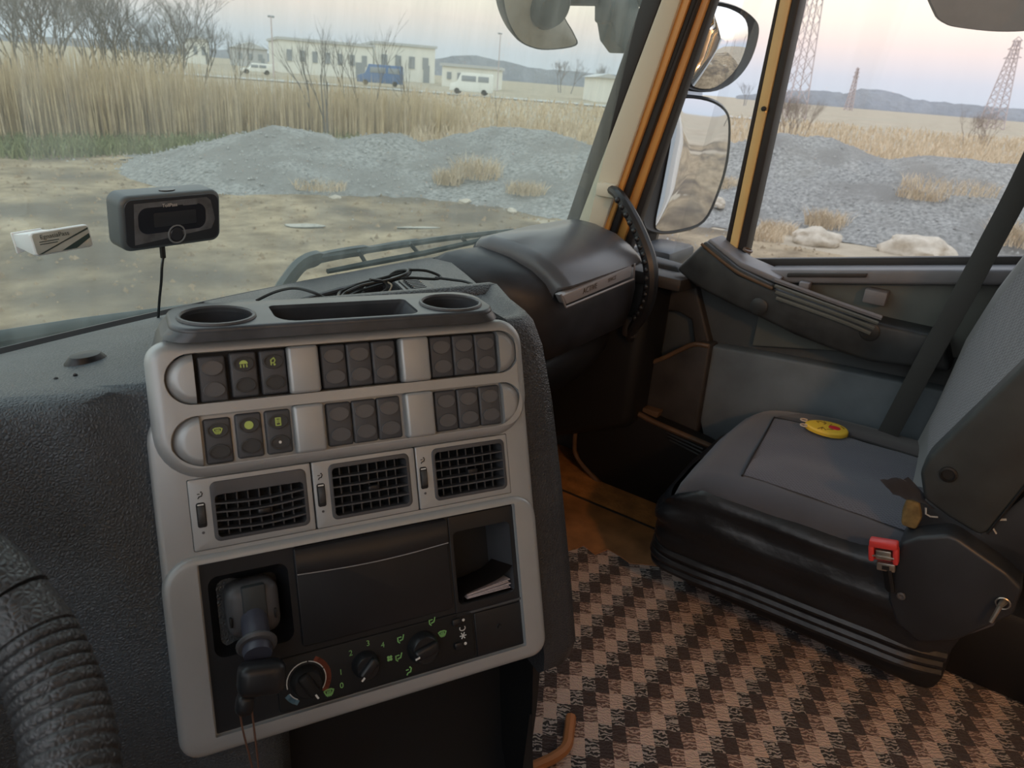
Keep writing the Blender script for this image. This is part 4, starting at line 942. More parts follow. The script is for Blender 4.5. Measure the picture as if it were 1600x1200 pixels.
# ================================================================== rug
edge = [(900, 857), (912, 852), (930, 866), (950, 858), (968, 868), (985, 880), (1030, 884), (1058, 879), (1082, 874), (1110, 884), (1150, 905), (1200, 925), (1250, 944), (1275, 952), (1300, 966), (1335, 982), (1400, 1000), (1428, 1003), (1450, 1013), (1500, 1036), (1550, 1054), (1600, 1075)]
ep = [atz(x, y, .010) for x, y in edge]
outl = [(p.x, p.y) for p in ep] + [(ep[-1].x - .01, -.45), (1.30, -.8), (.15, -.8), (.15, .45), (.62, .60), (.95, .66), (1.15, .68)]
rg = bpy.data.materials.new('rug_twill'); rg.use_nodes = True; MATS['rug'] = rg
t = rg.node_tree; pb = t.nodes['Principled BSDF']; pb.inputs['Roughness'].default_value = .95; pb.inputs['Sheen Weight'].default_value = .2
def N(ty, **kw):
    n = t.nodes.new(ty)
    for k, v in kw.items(): setattr(n, k, v)
    return n
def MT(op, a, c=None):
    n = N('ShaderNodeMath', operation=op)
    for i, q in enumerate((a, c)):
        if q is None: continue
        if isinstance(q, (int, float)): n.inputs[i].default_value = q
        else: t.links.new(q, n.inputs[i])
    return n.outputs[0]
tc = N('ShaderNodeTexCoord'); nz = N('ShaderNodeTexNoise'); nz.inputs['Scale'].default_value = 45; nz.inputs['Detail'].default_value = 2
t.links.new(tc.outputs['Object'], nz.inputs['Vector'])
vm = N('ShaderNodeMix', data_type='RGBA', blend_type='ADD'); vm.inputs[0].default_value = .006
t.links.new(tc.outputs['Object'], vm.inputs[6]); t.links.new(nz.outputs['Color'], vm.inputs[7])
mp = N('ShaderNodeMapping'); mp.inputs['Rotation'].default_value = (0, 0, rad(58.2)); t.links.new(vm.outputs[2], mp.inputs[0])
sp3 = N('ShaderNodeSeparateXYZ'); t.links.new(mp.outputs[0], sp3.inputs[0])
ci = MT('FLOOR', MT('DIVIDE', sp3.outputs[0], .0232)); cj = MT('FLOOR', MT('DIVIDE', sp3.outputs[1], .0340))
mm4 = MT('DIVIDE', MT('FLOORED_MODULO', MT('SUBTRACT', ci, cj), 4.0), 4.0); mm4 = MT('ADD', mm4, .05)
wv = N('ShaderNodeTexWave'); wv.bands_direction = 'Y'; wv.inputs['Scale'].default_value = 44; wv.inputs['Distortion'].default_value = 9; wv.inputs['Detail'].default_value = 3; wv.inputs['Detail Scale'].default_value = 2.2
t.links.new(mp.outputs[0], wv.inputs['Vector'])
th = MT('GREATER_THAN', wv.outputs['Fac'], .55); th2 = MT('GREATER_THAN', wv.outputs['Fac'], .60)
CREAM, DARK, BLK, BRN = (.60, .43, .34), (.045, .025, .022), (.018, .016, .016), (.15, .075, .055)
def mixc(f, a, c):
    n = N('ShaderNodeMix', data_type='RGBA'); t.links.new(f, n.inputs[0])
    for i, q in ((6, a), (7, c)):
        if isinstance(q, tuple): n.inputs[i].default_value = (*q, 1)
        else: t.links.new(q, n.inputs[i])
    return n.outputs[2]
s_bw = mixc(th, BLK, (.44, .38, .34)); s_br = mixc(th2, BRN, (.50, .35, .27))
c1 = mixc(MT('GREATER_THAN', mm4, .25), CREAM, s_bw); c2 = mixc(MT('GREATER_THAN', mm4, .5), c1, DARK); c3 = mixc(MT('GREATER_THAN', mm4, .75), c2, s_br)
n2 = N('ShaderNodeTexNoise'); n2.inputs['Scale'].default_value = 700; t.links.new(tc.outputs['Object'], n2.inputs['Vector'])
n3 = N('ShaderNodeMix', data_type='RGBA', blend_type='MULTIPLY'); n3.inputs[0].default_value = .5; t.links.new(c3, n3.inputs[6]); t.links.new(n2.outputs['Color'], n3.inputs[7])
hs_ = N('ShaderNodeHueSaturation'); hs_.inputs['Value'].default_value = 1.35; hs_.inputs['Saturation'].default_value = .9; t.links.new(n3.outputs[2], hs_.inputs['Color']); t.links.new(hs_.outputs[0], pb.inputs['Base Color'])
bmp = N('ShaderNodeBump'); bmp.inputs['Strength'].default_value = .6; bmp.inputs['Distance'].default_value = .003; t.links.new(MT('ADD', wv.outputs['Fac'], n2.outputs[0]), bmp.inputs['Height']); t.links.new(bmp.outputs[0], pb.inputs['Normal'])
if sum(a[0] * c[1] - c[0] * a[1] for a, c in zip(outl, outl[1:] + outl[:1])) < 0: outl = outl[::-1]
b = B(); plate(b, outl, (), .010, .003, .0095, seg=2)
rug = obj('rug', b, 'rug', base=False); tag(rug, 'cream, brown and black checked woven rug on the cab floor', 'rug')
b = B(); tube(b, [(p.x, p.y, .007) for p in ep], .0035, 6); obj('bound_edge', b, 'piping', rug)
b = B(); tube(b, smooth_path([atz(x, y, .02) for x, y in ((892, 1120), (889, 1145), (884, 1168), (865, 1184), (835, 1198), (800, 1212))], 6), .009, 8); tag(obj('floor_hose', b, 'piping'), 'orange brown hose curving round the foot of the console', 'hose')

# driver seat (behind the camera; it shades the console from the rear lamp)
ds = empty('driver_seat', 'dark driver seat behind the steering wheel with tall headrest', 'seat', (-.14, -.3, 0))
b = B(); box(b, (-.14, -.25, .33), (.50, .50, .14), .05, 4); obj('cushion', b, 'seat_cloth', ds)
b = B(); box(b, (-.14, -.52, .74), (.50, .13, .76), .05, 4, Matrix.Rotation(rad(8), 3, 'X')); obj('backrest', b, 'seat_cloth', ds)
b = B(); box(b, (-.14, -.60, 1.25), (.40, .10, .30), .045, 4, Matrix.Rotation(rad(6), 3, 'X')); obj('headrest', b, 'seat_cloth', ds)
b = B(); box(b, (-.14, -.25, .13), (.40, .44, .26), .03, 3); obj('base', b, 'plastic_deep', ds)

b = B(); box(b, (1.50, -.52, .14), (.34, .46, .28), .02, 3); tag(obj('storage_box', b, 'plastic_deep'), 'black box standing on the floor behind the passenger seat', 'box')

# ================================================================== outside the cab
GZ = -1.35
def gnd(x, y): return atz(x, y, GZ)
def at_dist(px, py, D):
    d = ray(px, py); return EYE + d * (D / math.hypot(d.x, d.y))
# materials
def two(name, c1, c2, scale, rough=.95, bump=.6, c3=None, s2=.6, det=8):
    mt = bpy.data.materials.new(name); mt.use_nodes = True; MATS[name] = mt; t = mt.node_tree; p = t.nodes['Principled BSDF']; p.inputs['Roughness'].default_value = rough; p.inputs['Specular IOR Level'].default_value = .2
    co = t.nodes.new('ShaderNodeTexCoord'); n = t.nodes.new('ShaderNodeTexNoise'); n.inputs['Scale'].default_value = scale; n.inputs['Detail'].default_value = det; n.inputs['Roughness'].default_value = .65
    t.links.new(co.outputs['Object'], n.inputs['Vector']); r = t.nodes.new('ShaderNodeValToRGB'); r.color_ramp.elements[0].position = .34; r.color_ramp.elements[1].position = .66
    r.color_ramp.elements[0].color = (*c1, 1); r.color_ramp.elements[1].color = (*c2, 1); t.links.new(n.outputs[0], r.inputs[0]); out = r.outputs[0]
    if c3:
        n2 = t.nodes.new('ShaderNodeTexNoise'); n2.inputs['Scale'].default_value = s2; n2.inputs['Detail'].default_value = 4; t.links.new(co.outputs['Object'], n2.inputs['Vector'])
        mr = t.nodes.new('ShaderNodeMapRange'); mr.inputs[1].default_value = .48; mr.inputs[2].default_value = .62; t.links.new(n2.outputs[0], mr.inputs[0])
        mx = t.nodes.new('ShaderNodeMix'); mx.data_type = 'RGBA'; t.links.new(mr.outputs[0], mx.inputs[0]); t.links.new(out, mx.inputs[6]); mx.inputs[7].default_value = (*c3, 1); out = mx.outputs[2]
    t.links.new(out, p.inputs['Base Color'])
    b_ = t.nodes.new('ShaderNodeBump'); b_.inputs['Strength'].default_value = bump; b_.inputs['Distance'].default_value = .3 / scale; t.links.new(n.outputs[0], b_.inputs['Height']); t.links.new(b_.outputs[0], p.inputs['Normal'])
    return mt
two('field', (.30, .25, .18), (.46, .385, .29), .35, c3=(.37, .32, .24), s2=.05)
two('mud', (.19, .14, .09), (.44, .345, .225), 1.5, c3=(.15, .12, .09), s2=.35, bump=1.0, det=12)
two('gravel', (.13, .127, .12), (.36, .35, .325), 12, c3=(.20, .19, .175), s2=.7, bump=1.0)
two('reed', (.38, .29, .17), (.66, .53, .34), 1.4)
two('dry_grass', (.46, .36, .24), (.70, .57, .41), 1.2)
two('green_grass', (.13, .15, .07), (.25, .26, .13), 1.5)
two('rock', (.40, .35, .28), (.58, .51, .42), 5)
two('hazed_wood', (.33, .36, .42), (.42, .45, .51), .05)  # distance haze is mixed into the ridge colour
mat('twig', (.13, .118, .108), .9); mat('twig_far', (.25, .24, .25), .9); mat('twig_brown', (.22, .165, .13), .9); mat('twig_pale', (.24, .19, .13), .9)  # far twigs are paler: aerial haze put into the colour
mat('bld_white', (.78, .76, .70), .7); mat('bld_dark', (.27, .29, .31), .5); mat('bld_roof', (.5, .5, .5), .7)
mat('pylon_steel', (.50, .42, .42), .6); mat('tarp_blue', (.10, .17, .32), .6); mat('tyre', (.03, .03, .03), .8); mat('road_grey', (.42, .41, .38), .9)
mat('water', (.10, .11, .10), .04, spec=.8)
# ground
b = B(); rows = []; rr = [.5, 1.5, 3, 4.5, 6, 7.5, 9, 10.5, 12, 13.5, 15, 17, 19, 22, 26, 32, 42, 60, 90, 140, 220, 400, 800, 1600]
for r in rr:
    row = []
    for k in range(96):
        a = 2 * math.pi * k / 96; x, y = .6 + r * math.cos(a), r * math.sin(a)
        z = GZ + (.05 * noise.noise(V((x * .45, y * .45, 0))) + .03 * noise.noise(V((x * 1.3, y * 1.3, 4)))) * min(1, r / 5) * (1 if r < 60 else 0)
        row.append((x, y, z - (.0 if r > 3 else .05)))
    rows.append(row)
vs = loft(b, rows, True); b.faces.new(vs[0]); g = obj('ground', b, 'field', base=False, smooth=80); tag(g, 'dry grassy field stretching to the horizon', None, kind='structure')
# mud track in front of the cab
b = B(); rows = []
tr_ = [(-6, -30), (-6, 3), (-4, 12), (2, 17.5), (8.5, 18.5), (10.5, 13.5), (11.5, 9.8), (13.5, 7), (13.2, 2), (13.0, -10), (12, -30)]
from mathutils import geometry
def hz(x, y): r = math.hypot(x - .6, y); return GZ + (.05 * noise.noise(V((x * .45, y * .45, 0))) + .03 * noise.noise(V((x * 1.3, y * 1.3, 4)))) * min(1, r / 5) + .05
bb = B(); gx = [[bb.verts.new((-6 + 20 * i / 70 + .25 * noise.noise(V((i * .3, j * .3, 9))), -30 + 49 * j / 150 + .25 * noise.noise(V((i * .3, j * .3, 2))), 0)) for i in range(71)] for j in range(151)]
def inside(x, y):
    c = False; n = len(tr_)
    for i in range(n):
        (x0, y0), (x1, y1) = tr_[i], tr_[i - 1]
        if (y0 > y) != (y1 > y) and x < (x1 - x0) * (y - y0) / (y1 - y0) + x0: c = not c
    return c
for j in range(150):
    for i in range(70):
        q = (gx[j][i], gx[j][i + 1], gx[j + 1][i + 1], gx[j + 1][i]); cx = sum(v.co.x for v in q) / 4; cy = sum(v.co.y for v in q) / 4
        if inside(cx + .5 * noise.noise(V((cx, cy, 1))), cy + .5 * noise.noise(V((cx, cy, 3)))): bb.faces.new(q)
for v in list(bb.verts):
    if not v.link_faces: bb.verts.remove(v)
    else:
        x, y = v.co.x, v.co.y; rut = .06 * math.sin((x * .5 - y * .35) * 2.2) * noise.noise(V((x * .2, y * .2, 7))); v.co.z = hz(x, y) - .015 + rut
mud = obj('mud_track', bb, 'mud', base=False, smooth=80); tag(mud, 'rutted brown mud track in front of the truck', None, kind='structure')
# puddle
def blob(cx, cy, rx, ry, rot, z, seed, n=28):
    out = []
    for k in range(n):
        a = 2 * math.pi * k / n; q = 1 + .25 * noise.noise(V((math.cos(a) * 1.5, math.sin(a) * 1.5, seed))); x, y = rx * q * math.cos(a), ry * q * math.sin(a)
        out.append((cx + x * math.cos(rot) - y * math.sin(rot), cy + x * math.sin(rot) + y * math.cos(rot), z))
    return out
for (px, py, rx, ry, lab) in ((475, 360, .30, .14, 'shallow bright puddle in the mud ahead of the wiper'), (655, 360, .34, .06, 'thin puddle streak in the mud behind the wiper blade')):
    p = gnd(px, py); b = B(); prism(b, blob(p.x, p.y, rx, ry, rad(-35), hz(p.x, p.y) + .0, px), (0, 0, .012)); tag(obj('puddle', b, 'water', smooth=0), lab, 'puddle')

# clods and small stones strewn over the track (uncountable)
def shard(b, c, s, rnd):
    vs = [b.verts.new(c + V((dx, dy, dz)) * s * rnd.uniform(.6, 1.2)) for dx, dy, dz in ((1, 0, -.3), (-.5, .9, -.3), (-.5, -.9, -.3), (0, 0, .8))]
    for f in ((0, 1, 3), (1, 2, 3), (2, 0, 3)): b.faces.new([vs[i] for i in f])
b = B(); P = [p for p in mud.data.polygons if p.center.y > -2]
for k in range(5000):
    p = R_.choice(P); c = V(p.center) + V((R_.uniform(-.2, .2), R_.uniform(-.2, .2), .005)); shard(b, c, R_.choice((.015, .02, .02, .03, .04, .055)), R_)
mat('clod', (.27, .20, .13), .95, var=.5, vscale=3); tag(obj('mud_clods', b, 'clod', base=False, smooth=0), 'brown clods strewn over the mud track', 'clods', kind='stuff')
# gravel mounds
def mound(name, lumps, label, step=.28, m='gravel'):
    x0 = min(l[0] - l[2] for l in lumps); x1 = max(l[0] + l[2] for l in lumps); y0 = min(l[1] - l[2] for l in lumps); y1 = max(l[1] + l[2] for l in lumps)
    nx, ny = int((x1 - x0) / step), int((y1 - y0) / step); b = B(); g = []
    for j in range(ny + 1):
        row = []
        for i in range(nx + 1):
            x, y = x0 + (x1 - x0) * i / nx, y0 + (y1 - y0) * j / ny; h = 0
            for lx, ly, lr, lh in lumps:
                q = math.hypot(x - lx, y - ly) / lr
                if q < 1: h = max(h, lh * (1 - q) ** .9 * (1.25 if q > .1 else 1.25 - (.1 - q) * 2))
            h *= 1 + .25 * noise.noise(V((x * .5, y * .5, 3)))
            h += .10 * noise.noise(V((x * 1.4, y * 1.4, 8))) * min(1, h * 3) + .035 * noise.noise(V((x * 5, y * 5, 8))) * min(1, h * 3)
            row.append(b.verts.new((x, y, hz(x, y) - .04 + h)))
        g.append(row)
    for j in range(ny):
        for i in range(nx):
            q = (g[j][i], g[j][i + 1], g[j + 1][i + 1], g[j + 1][i])
            if max(v.co.z for v in q) > hz(q[0].co.x, q[0].co.y) - .035: b.faces.new(q)
    for v in list(b.verts):
        if not v.link_faces: b.verts.remove(v)
    return tag(obj(name, b, m, base=False, smooth=80), label, 'mound')
mound('gravel_mound', [(11.2, 13.8, 3.6, .80), (12.9, 12.7, 3.5, .72), (14.2, 11.8, 3.0, .56)], 'low grey gravel mound beyond the toll box on the left')
mound('gravel_mound', [(16.6, 11.3, 4.6, 1.02), (14.6, 10.1, 3.7, .62), (15.9, 8.6, 4.4, .82)], 'grey gravel mound behind the wiper with straw tufts on it')
mound('gravel_mound', [(20.3, 5.0, 5.0, 1.36), (19.8, 1.2, 5.2, 1.30), (20.7, -2.4, 5.6, 1.2), (21.2, 7.6, 3.6, 1.0)], 'long gravel mound outside the passenger window')
# loose stones on the mounds (uncountable)
b = B()
def shard(b, c, s, rnd):
    vs = [b.verts.new(c + V((dx, dy, dz)) * s * rnd.uniform(.6, 1.2)) for dx, dy, dz in ((1, 0, -.3), (-.5, .9, -.3), (-.5, -.9, -.3), (0, 0, .8))]
    for f in ((0, 1, 3), (1, 2, 3), (2, 0, 3)): b.faces.new([vs[i] for i in f])
deps_ms = [o for o in COL.objects if o.name.startswith('gravel_mound')]
for o in deps_ms:
    P = [p for p in o.data.polygons]
    for k in range(2600):
        p = R_.choice(P); c = V(p.center) + V((R_.uniform(-.14, .14), R_.uniform(-.14, .14), .015)); shard(b, c, R_.choice((.02, .025, .03, .035, .045)), R_)
mat('stone_mix', (.32, .315, .30), .9, var=.4, vscale=14)
tag(obj('loose_gravel', b, 'stone_mix', base=False, smooth=0), 'loose grey stones covering the gravel mounds', 'gravel', kind='stuff')

def zsurf(px, py):
    # distance where the line of sight meets the mounds or the ground
    d = ray(px, py); best = None
    for o in deps_ms:
        ok, loc, nn_, i_ = o.ray_cast(EYE, d)
        if ok and (best is None or (loc - EYE).length < (best - EYE).length): best = loc.copy()
    return best or gnd(px, py)
bpy.context.view_layer.update()
# boulders
def boulder(px, py, rx, ry, rz, rot, label, seed, m='rock'):
    p = zsurf(px, py); b = B(); bmesh.ops.create_icosphere(b, subdivisions=4, radius=1)
    for v in b.verts:
        q = v.co.copy(); d = 1 + .30 * noise.noise(q * 1.3 + V((seed, 0, 0))) + .10 * noise.noise(q * 4 + V((seed, 0, 0))); v.co = V((q.x * rx, q.y * ry, max(q.z, -.55) * rz)) * d
    bmesh.ops.rotate(b, verts=b.verts, matrix=Matrix.Rotation(rad(rot), 3, 'Z')); bmesh.ops.translate(b, verts=b.verts, vec=(p.x, p.y, p.z + rz * .45))
    return tag(obj('boulder', b, m, smooth=40), label, 'boulder')
boulder(1272, 381, .42, .26, .20, -70, 'pale boulder at the mound foot nearer the window channel', 1)
boulder(1430, 402, .56, .36, .26, -95, 'larger pale boulder at the mound foot beside the belt', 5)
boulder(1120, 322, .22, .16, .13, 20, 'small pale boulder seen through the quarter window', 9)
for k, (px, py, lab) in enumerate(((726, 318, 'small white stone lying in front of the gravel mound'), (525, 312, 'small tan stone left of the white stone'), (800, 333, 'flat tan stone by the dashboard lid skyline'))):
    boulder(px, py, .16, .09, .06, 20 * k, lab, 20 + k)

# grass blades
def blades(b, base, n, h, spread, lean=.25, w=.012, rnd=R_):
    for _ in range(n):
        a = rnd.uniform(0, 6.28); r = spread * math.sqrt(rnd.random()); p = V((base[0] + r * math.cos(a), base[1] + r * math.sin(a), base[2])); hh = h * rnd.uniform(.55, 1.1)
        l = V((rnd.uniform(-1, 1), rnd.uniform(-1, 1), 0)) * lean * hh; s = V((rnd.uniform(-1, 1), rnd.uniform(-1, 1), 0)).normalized() * w
        v = [b.verts.new(q) for q in (p - s, p + s, p + l * .35 + V((0, 0, hh * .6)) + s * .7, p + l * .35 + V((0, 0, hh * .6)) - s * .7, p + l + V((0, 0, hh)))]
        b.faces.new(v[:4]); b.faces.new((v[3], v[2], v[4]))
def top_at(px, py, gp):
    d = ray(px, py); D = math.hypot(gp.x, gp.y); return 1 + d.z / math.hypot(d.x, d.y) * D
b = B(); b2 = B()
TOPS = [(-120, 72), (0, 78), (100, 72), (200, 80), (300, 88), (330, 108), (420, 116), (520, 122), (600, 128), (660, 136), (720, 165), (760, 175)]
for _ in range(15000):
    px = R_.uniform(-120, 720); base_py = R_.uniform(196, 226) - max(0, px) * .014; g0 = gnd(px, base_py)
    h = top_at(px, interp(TOPS, px), g0) - GZ; h *= R_.uniform(.55, 1.12) * (1 + .12 * noise.noise(V((px * .03, base_py * .1, 0))))
    blades(b if R_.random() < .8 else b2, (g0.x, g0.y, GZ), 1, h, .2, .07, R_.uniform(.012, .026))
tag(obj('reed_bed', b, 'reed', base=False, smooth=0), 'tall tan reed bed behind the mud track', 'reeds', kind='stuff'); b2_ = tag(obj('dead_stalks', b2, 'dry_grass', base=False, smooth=0), 'paler dead stalks among the reeds', 'stalks', kind='stuff')
b = B()
for _ in range(5500):
    px = R_.uniform(-80, 560); g0 = gnd(px, R_.uniform(212, 250) - max(0, px) * .02); blades(b, (g0.x, g0.y, GZ), 1, .35, .3, .5, .02)
tag(obj('verge_grass', b, 'green_grass', base=False, smooth=0), 'short green grass along the verge at the foot of the reeds', 'grass', kind='stuff')
b = B()
for _ in range(16000):
    px = R_.uniform(640, 1750); py = 146 + .08 * (px - 800) + R_.uniform(10, 95) ** 1.0; g0 = gnd(px, py)
    D = math.hypot(g0.x, g0.y)
    if D > 160 or D < 22: continue
    blades(b, (g0.x, g0.y, GZ), 1, R_.uniform(.35, .75), .5, .4, .012 + D * .0007)
tag(obj('field_grass', b, 'dry_grass', base=False, smooth=0), 'pale dry grass covering the field to the right', 'grass', kind='stuff')
# single tufts
TUFT = [(1290, 352, .42, .40, 'straw tuft behind the smaller pale boulder'), (1185, 372, .35, .45, 'straw tuft low by the window channel'), (1215, 362, .3, .35, 'thin straw tuft right of the window channel'), (1130, 290, .3, .5, 'straw tuft beside the lower mirror'),
        (1480, 296, .35, .9, 'wide straw patch on the side of the long mound'), (1440, 308, .3, .5, 'small straw patch below the wide one'), (745, 275, .55, .55, 'straw tuft on the gravel mound behind the wiper'), (700, 285, .4, .3, 'thin straw tuft left on the gravel mound'),
        (655, 205, 1.5, .5, 'tall golden reed clump standing right of the saplings'), (640, 200, 1.2, .4, 'lower golden reed clump beside the tall one'), (500, 292, .2, .5, 'low straw patch at the foot of the left mound'), (820, 300, .3, .4, 'sparse straw tuft low on the gravel mound'), (1590, 380, .5, .5, 'straw tuft beyond the seat belt')]
for px, py, h, sp, lab in TUFT:
    p = zsurf(px, py); b = B(); blades(b, (p.x, p.y, p.z - .03), 420, h * .85, sp, .7, .007); tag(obj('dry_tuft', b, 'dry_grass', smooth=0), lab, 'grass tuft', 'straw tufts')

# bare shrubs and trees
def branch(b, p, d, L, r, depth, rnd, up=.15, fan=.55, m=3):
    q = p + d * L; 
    u = d.orthogonal().normalized(); w = d.cross(u); A = []; C = []
    for k in range(3):
        a = 2.094 * k; o_ = u * math.cos(a) + w * math.sin(a); A.append(b.verts.new(p + o_ * r)); C.append(b.verts.new(q + o_ * r * .62))
    for k in range(3): b.faces.new((A[k], A[(k + 1) % 3], C[(k + 1) % 3], C[k]))
    if depth == 0: return
    for _ in range(rnd.choice((2, 3) if m == 3 else (2, 2, 3))):
        nd = (d + V((rnd.uniform(-1, 1), rnd.uniform(-1, 1), rnd.uniform(-.6, .9))) * fan + V((0, 0, up))).normalized(); branch(b, p.lerp(q, rnd.uniform(.55, 1)), nd, L * rnd.uniform(.62, .85), r * .6, depth - 1, rnd, up, fan, m)
def bare(name, px, py, D, h, stems, label, cat, depth=5, seed=1, fan=.55, spread=.5, rad0=.05, m='twig', group=None, up=.15):
    rnd = random.Random(seed); d = ray(px, 150); k = D / math.hypot(d.x, d.y); bx, by = d.x * k, d.y * k; root = empty(name, label, cat, (bx, by, GZ), group)
    for s in range(stems):
        b = B(); a = rnd.uniform(0, 6.28); o_ = V((math.cos(a), math.sin(a), 0)) * spread * rnd.random()
        branch(b, V((bx, by, GZ - .1)) + o_, (V((0, 0, 1)) + o_ * .35 / max(spread, .1) * .9).normalized(), h * .30, rad0, depth, rnd, up, fan); obj('stem', b, m, root, smooth=0)
    return root
bare('bare_thicket', 60, 80, 38, 5.6, 11, 'dense bare thicket behind the reeds at the far left', 'shrub', 7, 3, .7, 4, .07)
bare('bare_thicket', 170, 80, 36, 6.0, 12, 'dense bare thicket behind the reeds above the toll box', 'shrub', 7, 4, .7, 4, .07)
bare('bare_thicket', 250, 80, 40, 5.0, 10, 'lower bare thicket right of the dense ones', 'shrub', 7, 5, .7, 3, .06)
bare('bare_sapling', 365, 80, 60, 5.0, 2, 'slim bare sapling against the pale buildings', 'tree', 5, 6, .5, .5, .05)
bare('bare_sapling', 510, 100, 26, 4.2, 3, 'bare branching sapling in front of the white warehouse', 'tree', 5, 7, .42, .5, .035)
bare('bare_sapling', 565, 100, 30, 4.4, 3, 'dark bare sapling before the warehouse end', 'tree', 5, 8, .45, .8, .035)
bare('bare_sapling', 650, 100, 32, 3.8, 2, 'thin bare sapling right of the warehouse', 'tree', 4, 9, .35, .4, .03)
bare('bare_sapling', 780, 100, 34, 3.2, 1, 'single thin weed stem left of the round mirror', 'tree', 3, 10, .25, .2, .02, 'twig_pale')
bare('field_bush', 1247, 150, 55, 3.4, 12, 'bare bush at the foot of the nearer pylon', 'shrub', 6, 11, .75, 1.4, .03, 'twig_brown')
bare('field_bush', 1556, 150, 75, 3.6, 10, 'bare bush at the foot of the farther pylon', 'shrub', 6, 12, .75, 1.8, .03, 'twig_brown')
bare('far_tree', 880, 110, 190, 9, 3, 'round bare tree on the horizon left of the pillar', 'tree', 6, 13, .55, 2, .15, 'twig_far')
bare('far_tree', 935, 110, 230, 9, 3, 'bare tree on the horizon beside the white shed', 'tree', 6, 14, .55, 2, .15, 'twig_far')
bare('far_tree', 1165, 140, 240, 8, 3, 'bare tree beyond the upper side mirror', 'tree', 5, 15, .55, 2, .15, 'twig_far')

# distant wooded ridges
def ridge(name, pts, D, th, label):
    b = B(); n = 120; rows = [[], [], [], []]
    for i in range(n + 1):
        px = pts[0][0] + (pts[-1][0] - pts[0][0]) * i / n; py = interp(pts, px) - 2.5 * noise.noise(V((px * .06, D, 0))) - 1.5 * noise.noise(V((px * .21, D, 2)))
        p = at_dist(px, py, D); q = p.copy(); f = V((p.x, p.y, 0)).normalized() * th
        rows[0].append((p.x, p.y, GZ - 2)); rows[1].append(tuple(p)); rows[2].append((p.x + f.x, p.y + f.y, p.z)); rows[3].append((p.x + f.x, p.y + f.y, GZ - 2))
    loft(b, rows); return tag(obj(name, b, 'hazed_wood', base=False, smooth=40), label, 'ridge')
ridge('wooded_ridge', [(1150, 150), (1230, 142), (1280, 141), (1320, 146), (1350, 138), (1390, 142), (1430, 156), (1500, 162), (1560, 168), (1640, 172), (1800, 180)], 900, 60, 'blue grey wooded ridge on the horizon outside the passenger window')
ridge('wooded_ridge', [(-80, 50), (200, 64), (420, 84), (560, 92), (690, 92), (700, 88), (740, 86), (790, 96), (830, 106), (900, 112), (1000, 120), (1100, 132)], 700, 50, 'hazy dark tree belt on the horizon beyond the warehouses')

# buildings
def facing(px, D):
    d = ray(px, 120); a = math.atan2(d.y, d.x); k = D / math.hypot(d.x, d.y)
    return Matrix.Translation((d.x * k, d.y * k, GZ)) @ Matrix.Rotation(a - math.pi / 2, 4, 'Z')     # local +y away from the truck
def building(name, px0, px1, ytop, D, depth, label, rot=0, wins=0, roof='flat', tone='bld_white'):
    pm = (px0 + px1) / 2; mm = facing(pm, D) @ Matrix.Rotation(rad(rot), 4, 'Z'); w = (at_dist(px1, 100, D) - at_dist(px0, 100, D)).length; h = at_dist(pm, ytop, D).z - GZ
    e = empty(name, label, 'building', mtx=mm)
    b = B(); box(b, (0, depth / 2, h / 2), (w, depth, h)); obj('walls', b, tone, e, local=True, smooth=0)
    b = B()
    if roof == 'flat': box(b, (0, depth / 2, h + .25), (w + .8, depth + .8, .5))
    else: prism(b, [(-w / 2 - .5, -.5, h), (w / 2 + .5, -.5, h), (0, -.5, h + w * .18)], (0, depth + 1, 0))
    obj('roof', b, 'bld_roof', e, local=True, smooth=0)
    for k in range(wins):
        x = -w / 2 + w * (k + .7) / (wins + .4); b = B(); box(b, (x, -.05, h * .55), (w / wins * .38, .3, h * .34)); obj('window', b, 'bld_dark', e, local=True, smooth=0)
    b = B(); box(b, (w * .36, -.06, h * .25), (w * .1, .3, h * .5)); obj('door', b, 'bld_dark', e, local=True, smooth=0)
building('warehouse', 440, 585, 68, 165, 30, 'long cream warehouse behind the bare saplings', 8, 7)
building('warehouse', 585, 680, 72, 175, 30, 'white warehouse block right of the long cream one', 8, 4)
building('filling_station', 690, 778, 106, 150, 14, 'low white roadside building with a wide flat roof beside the van', -6, 5)
building('white_shed', 932, 968, 122, 120, 12, 'small white gabled shed beside the windshield pillar', 10, 0, 'gable')
building('white_house', 300, 330, 62, 200, 12, 'pale house half hidden by the thicket', 5, 2, 'gable')
building('white_house', 366, 420, 76, 230, 12, 'low blue grey house left of the warehouse', 5, 3, 'gable', 'bld_roof')

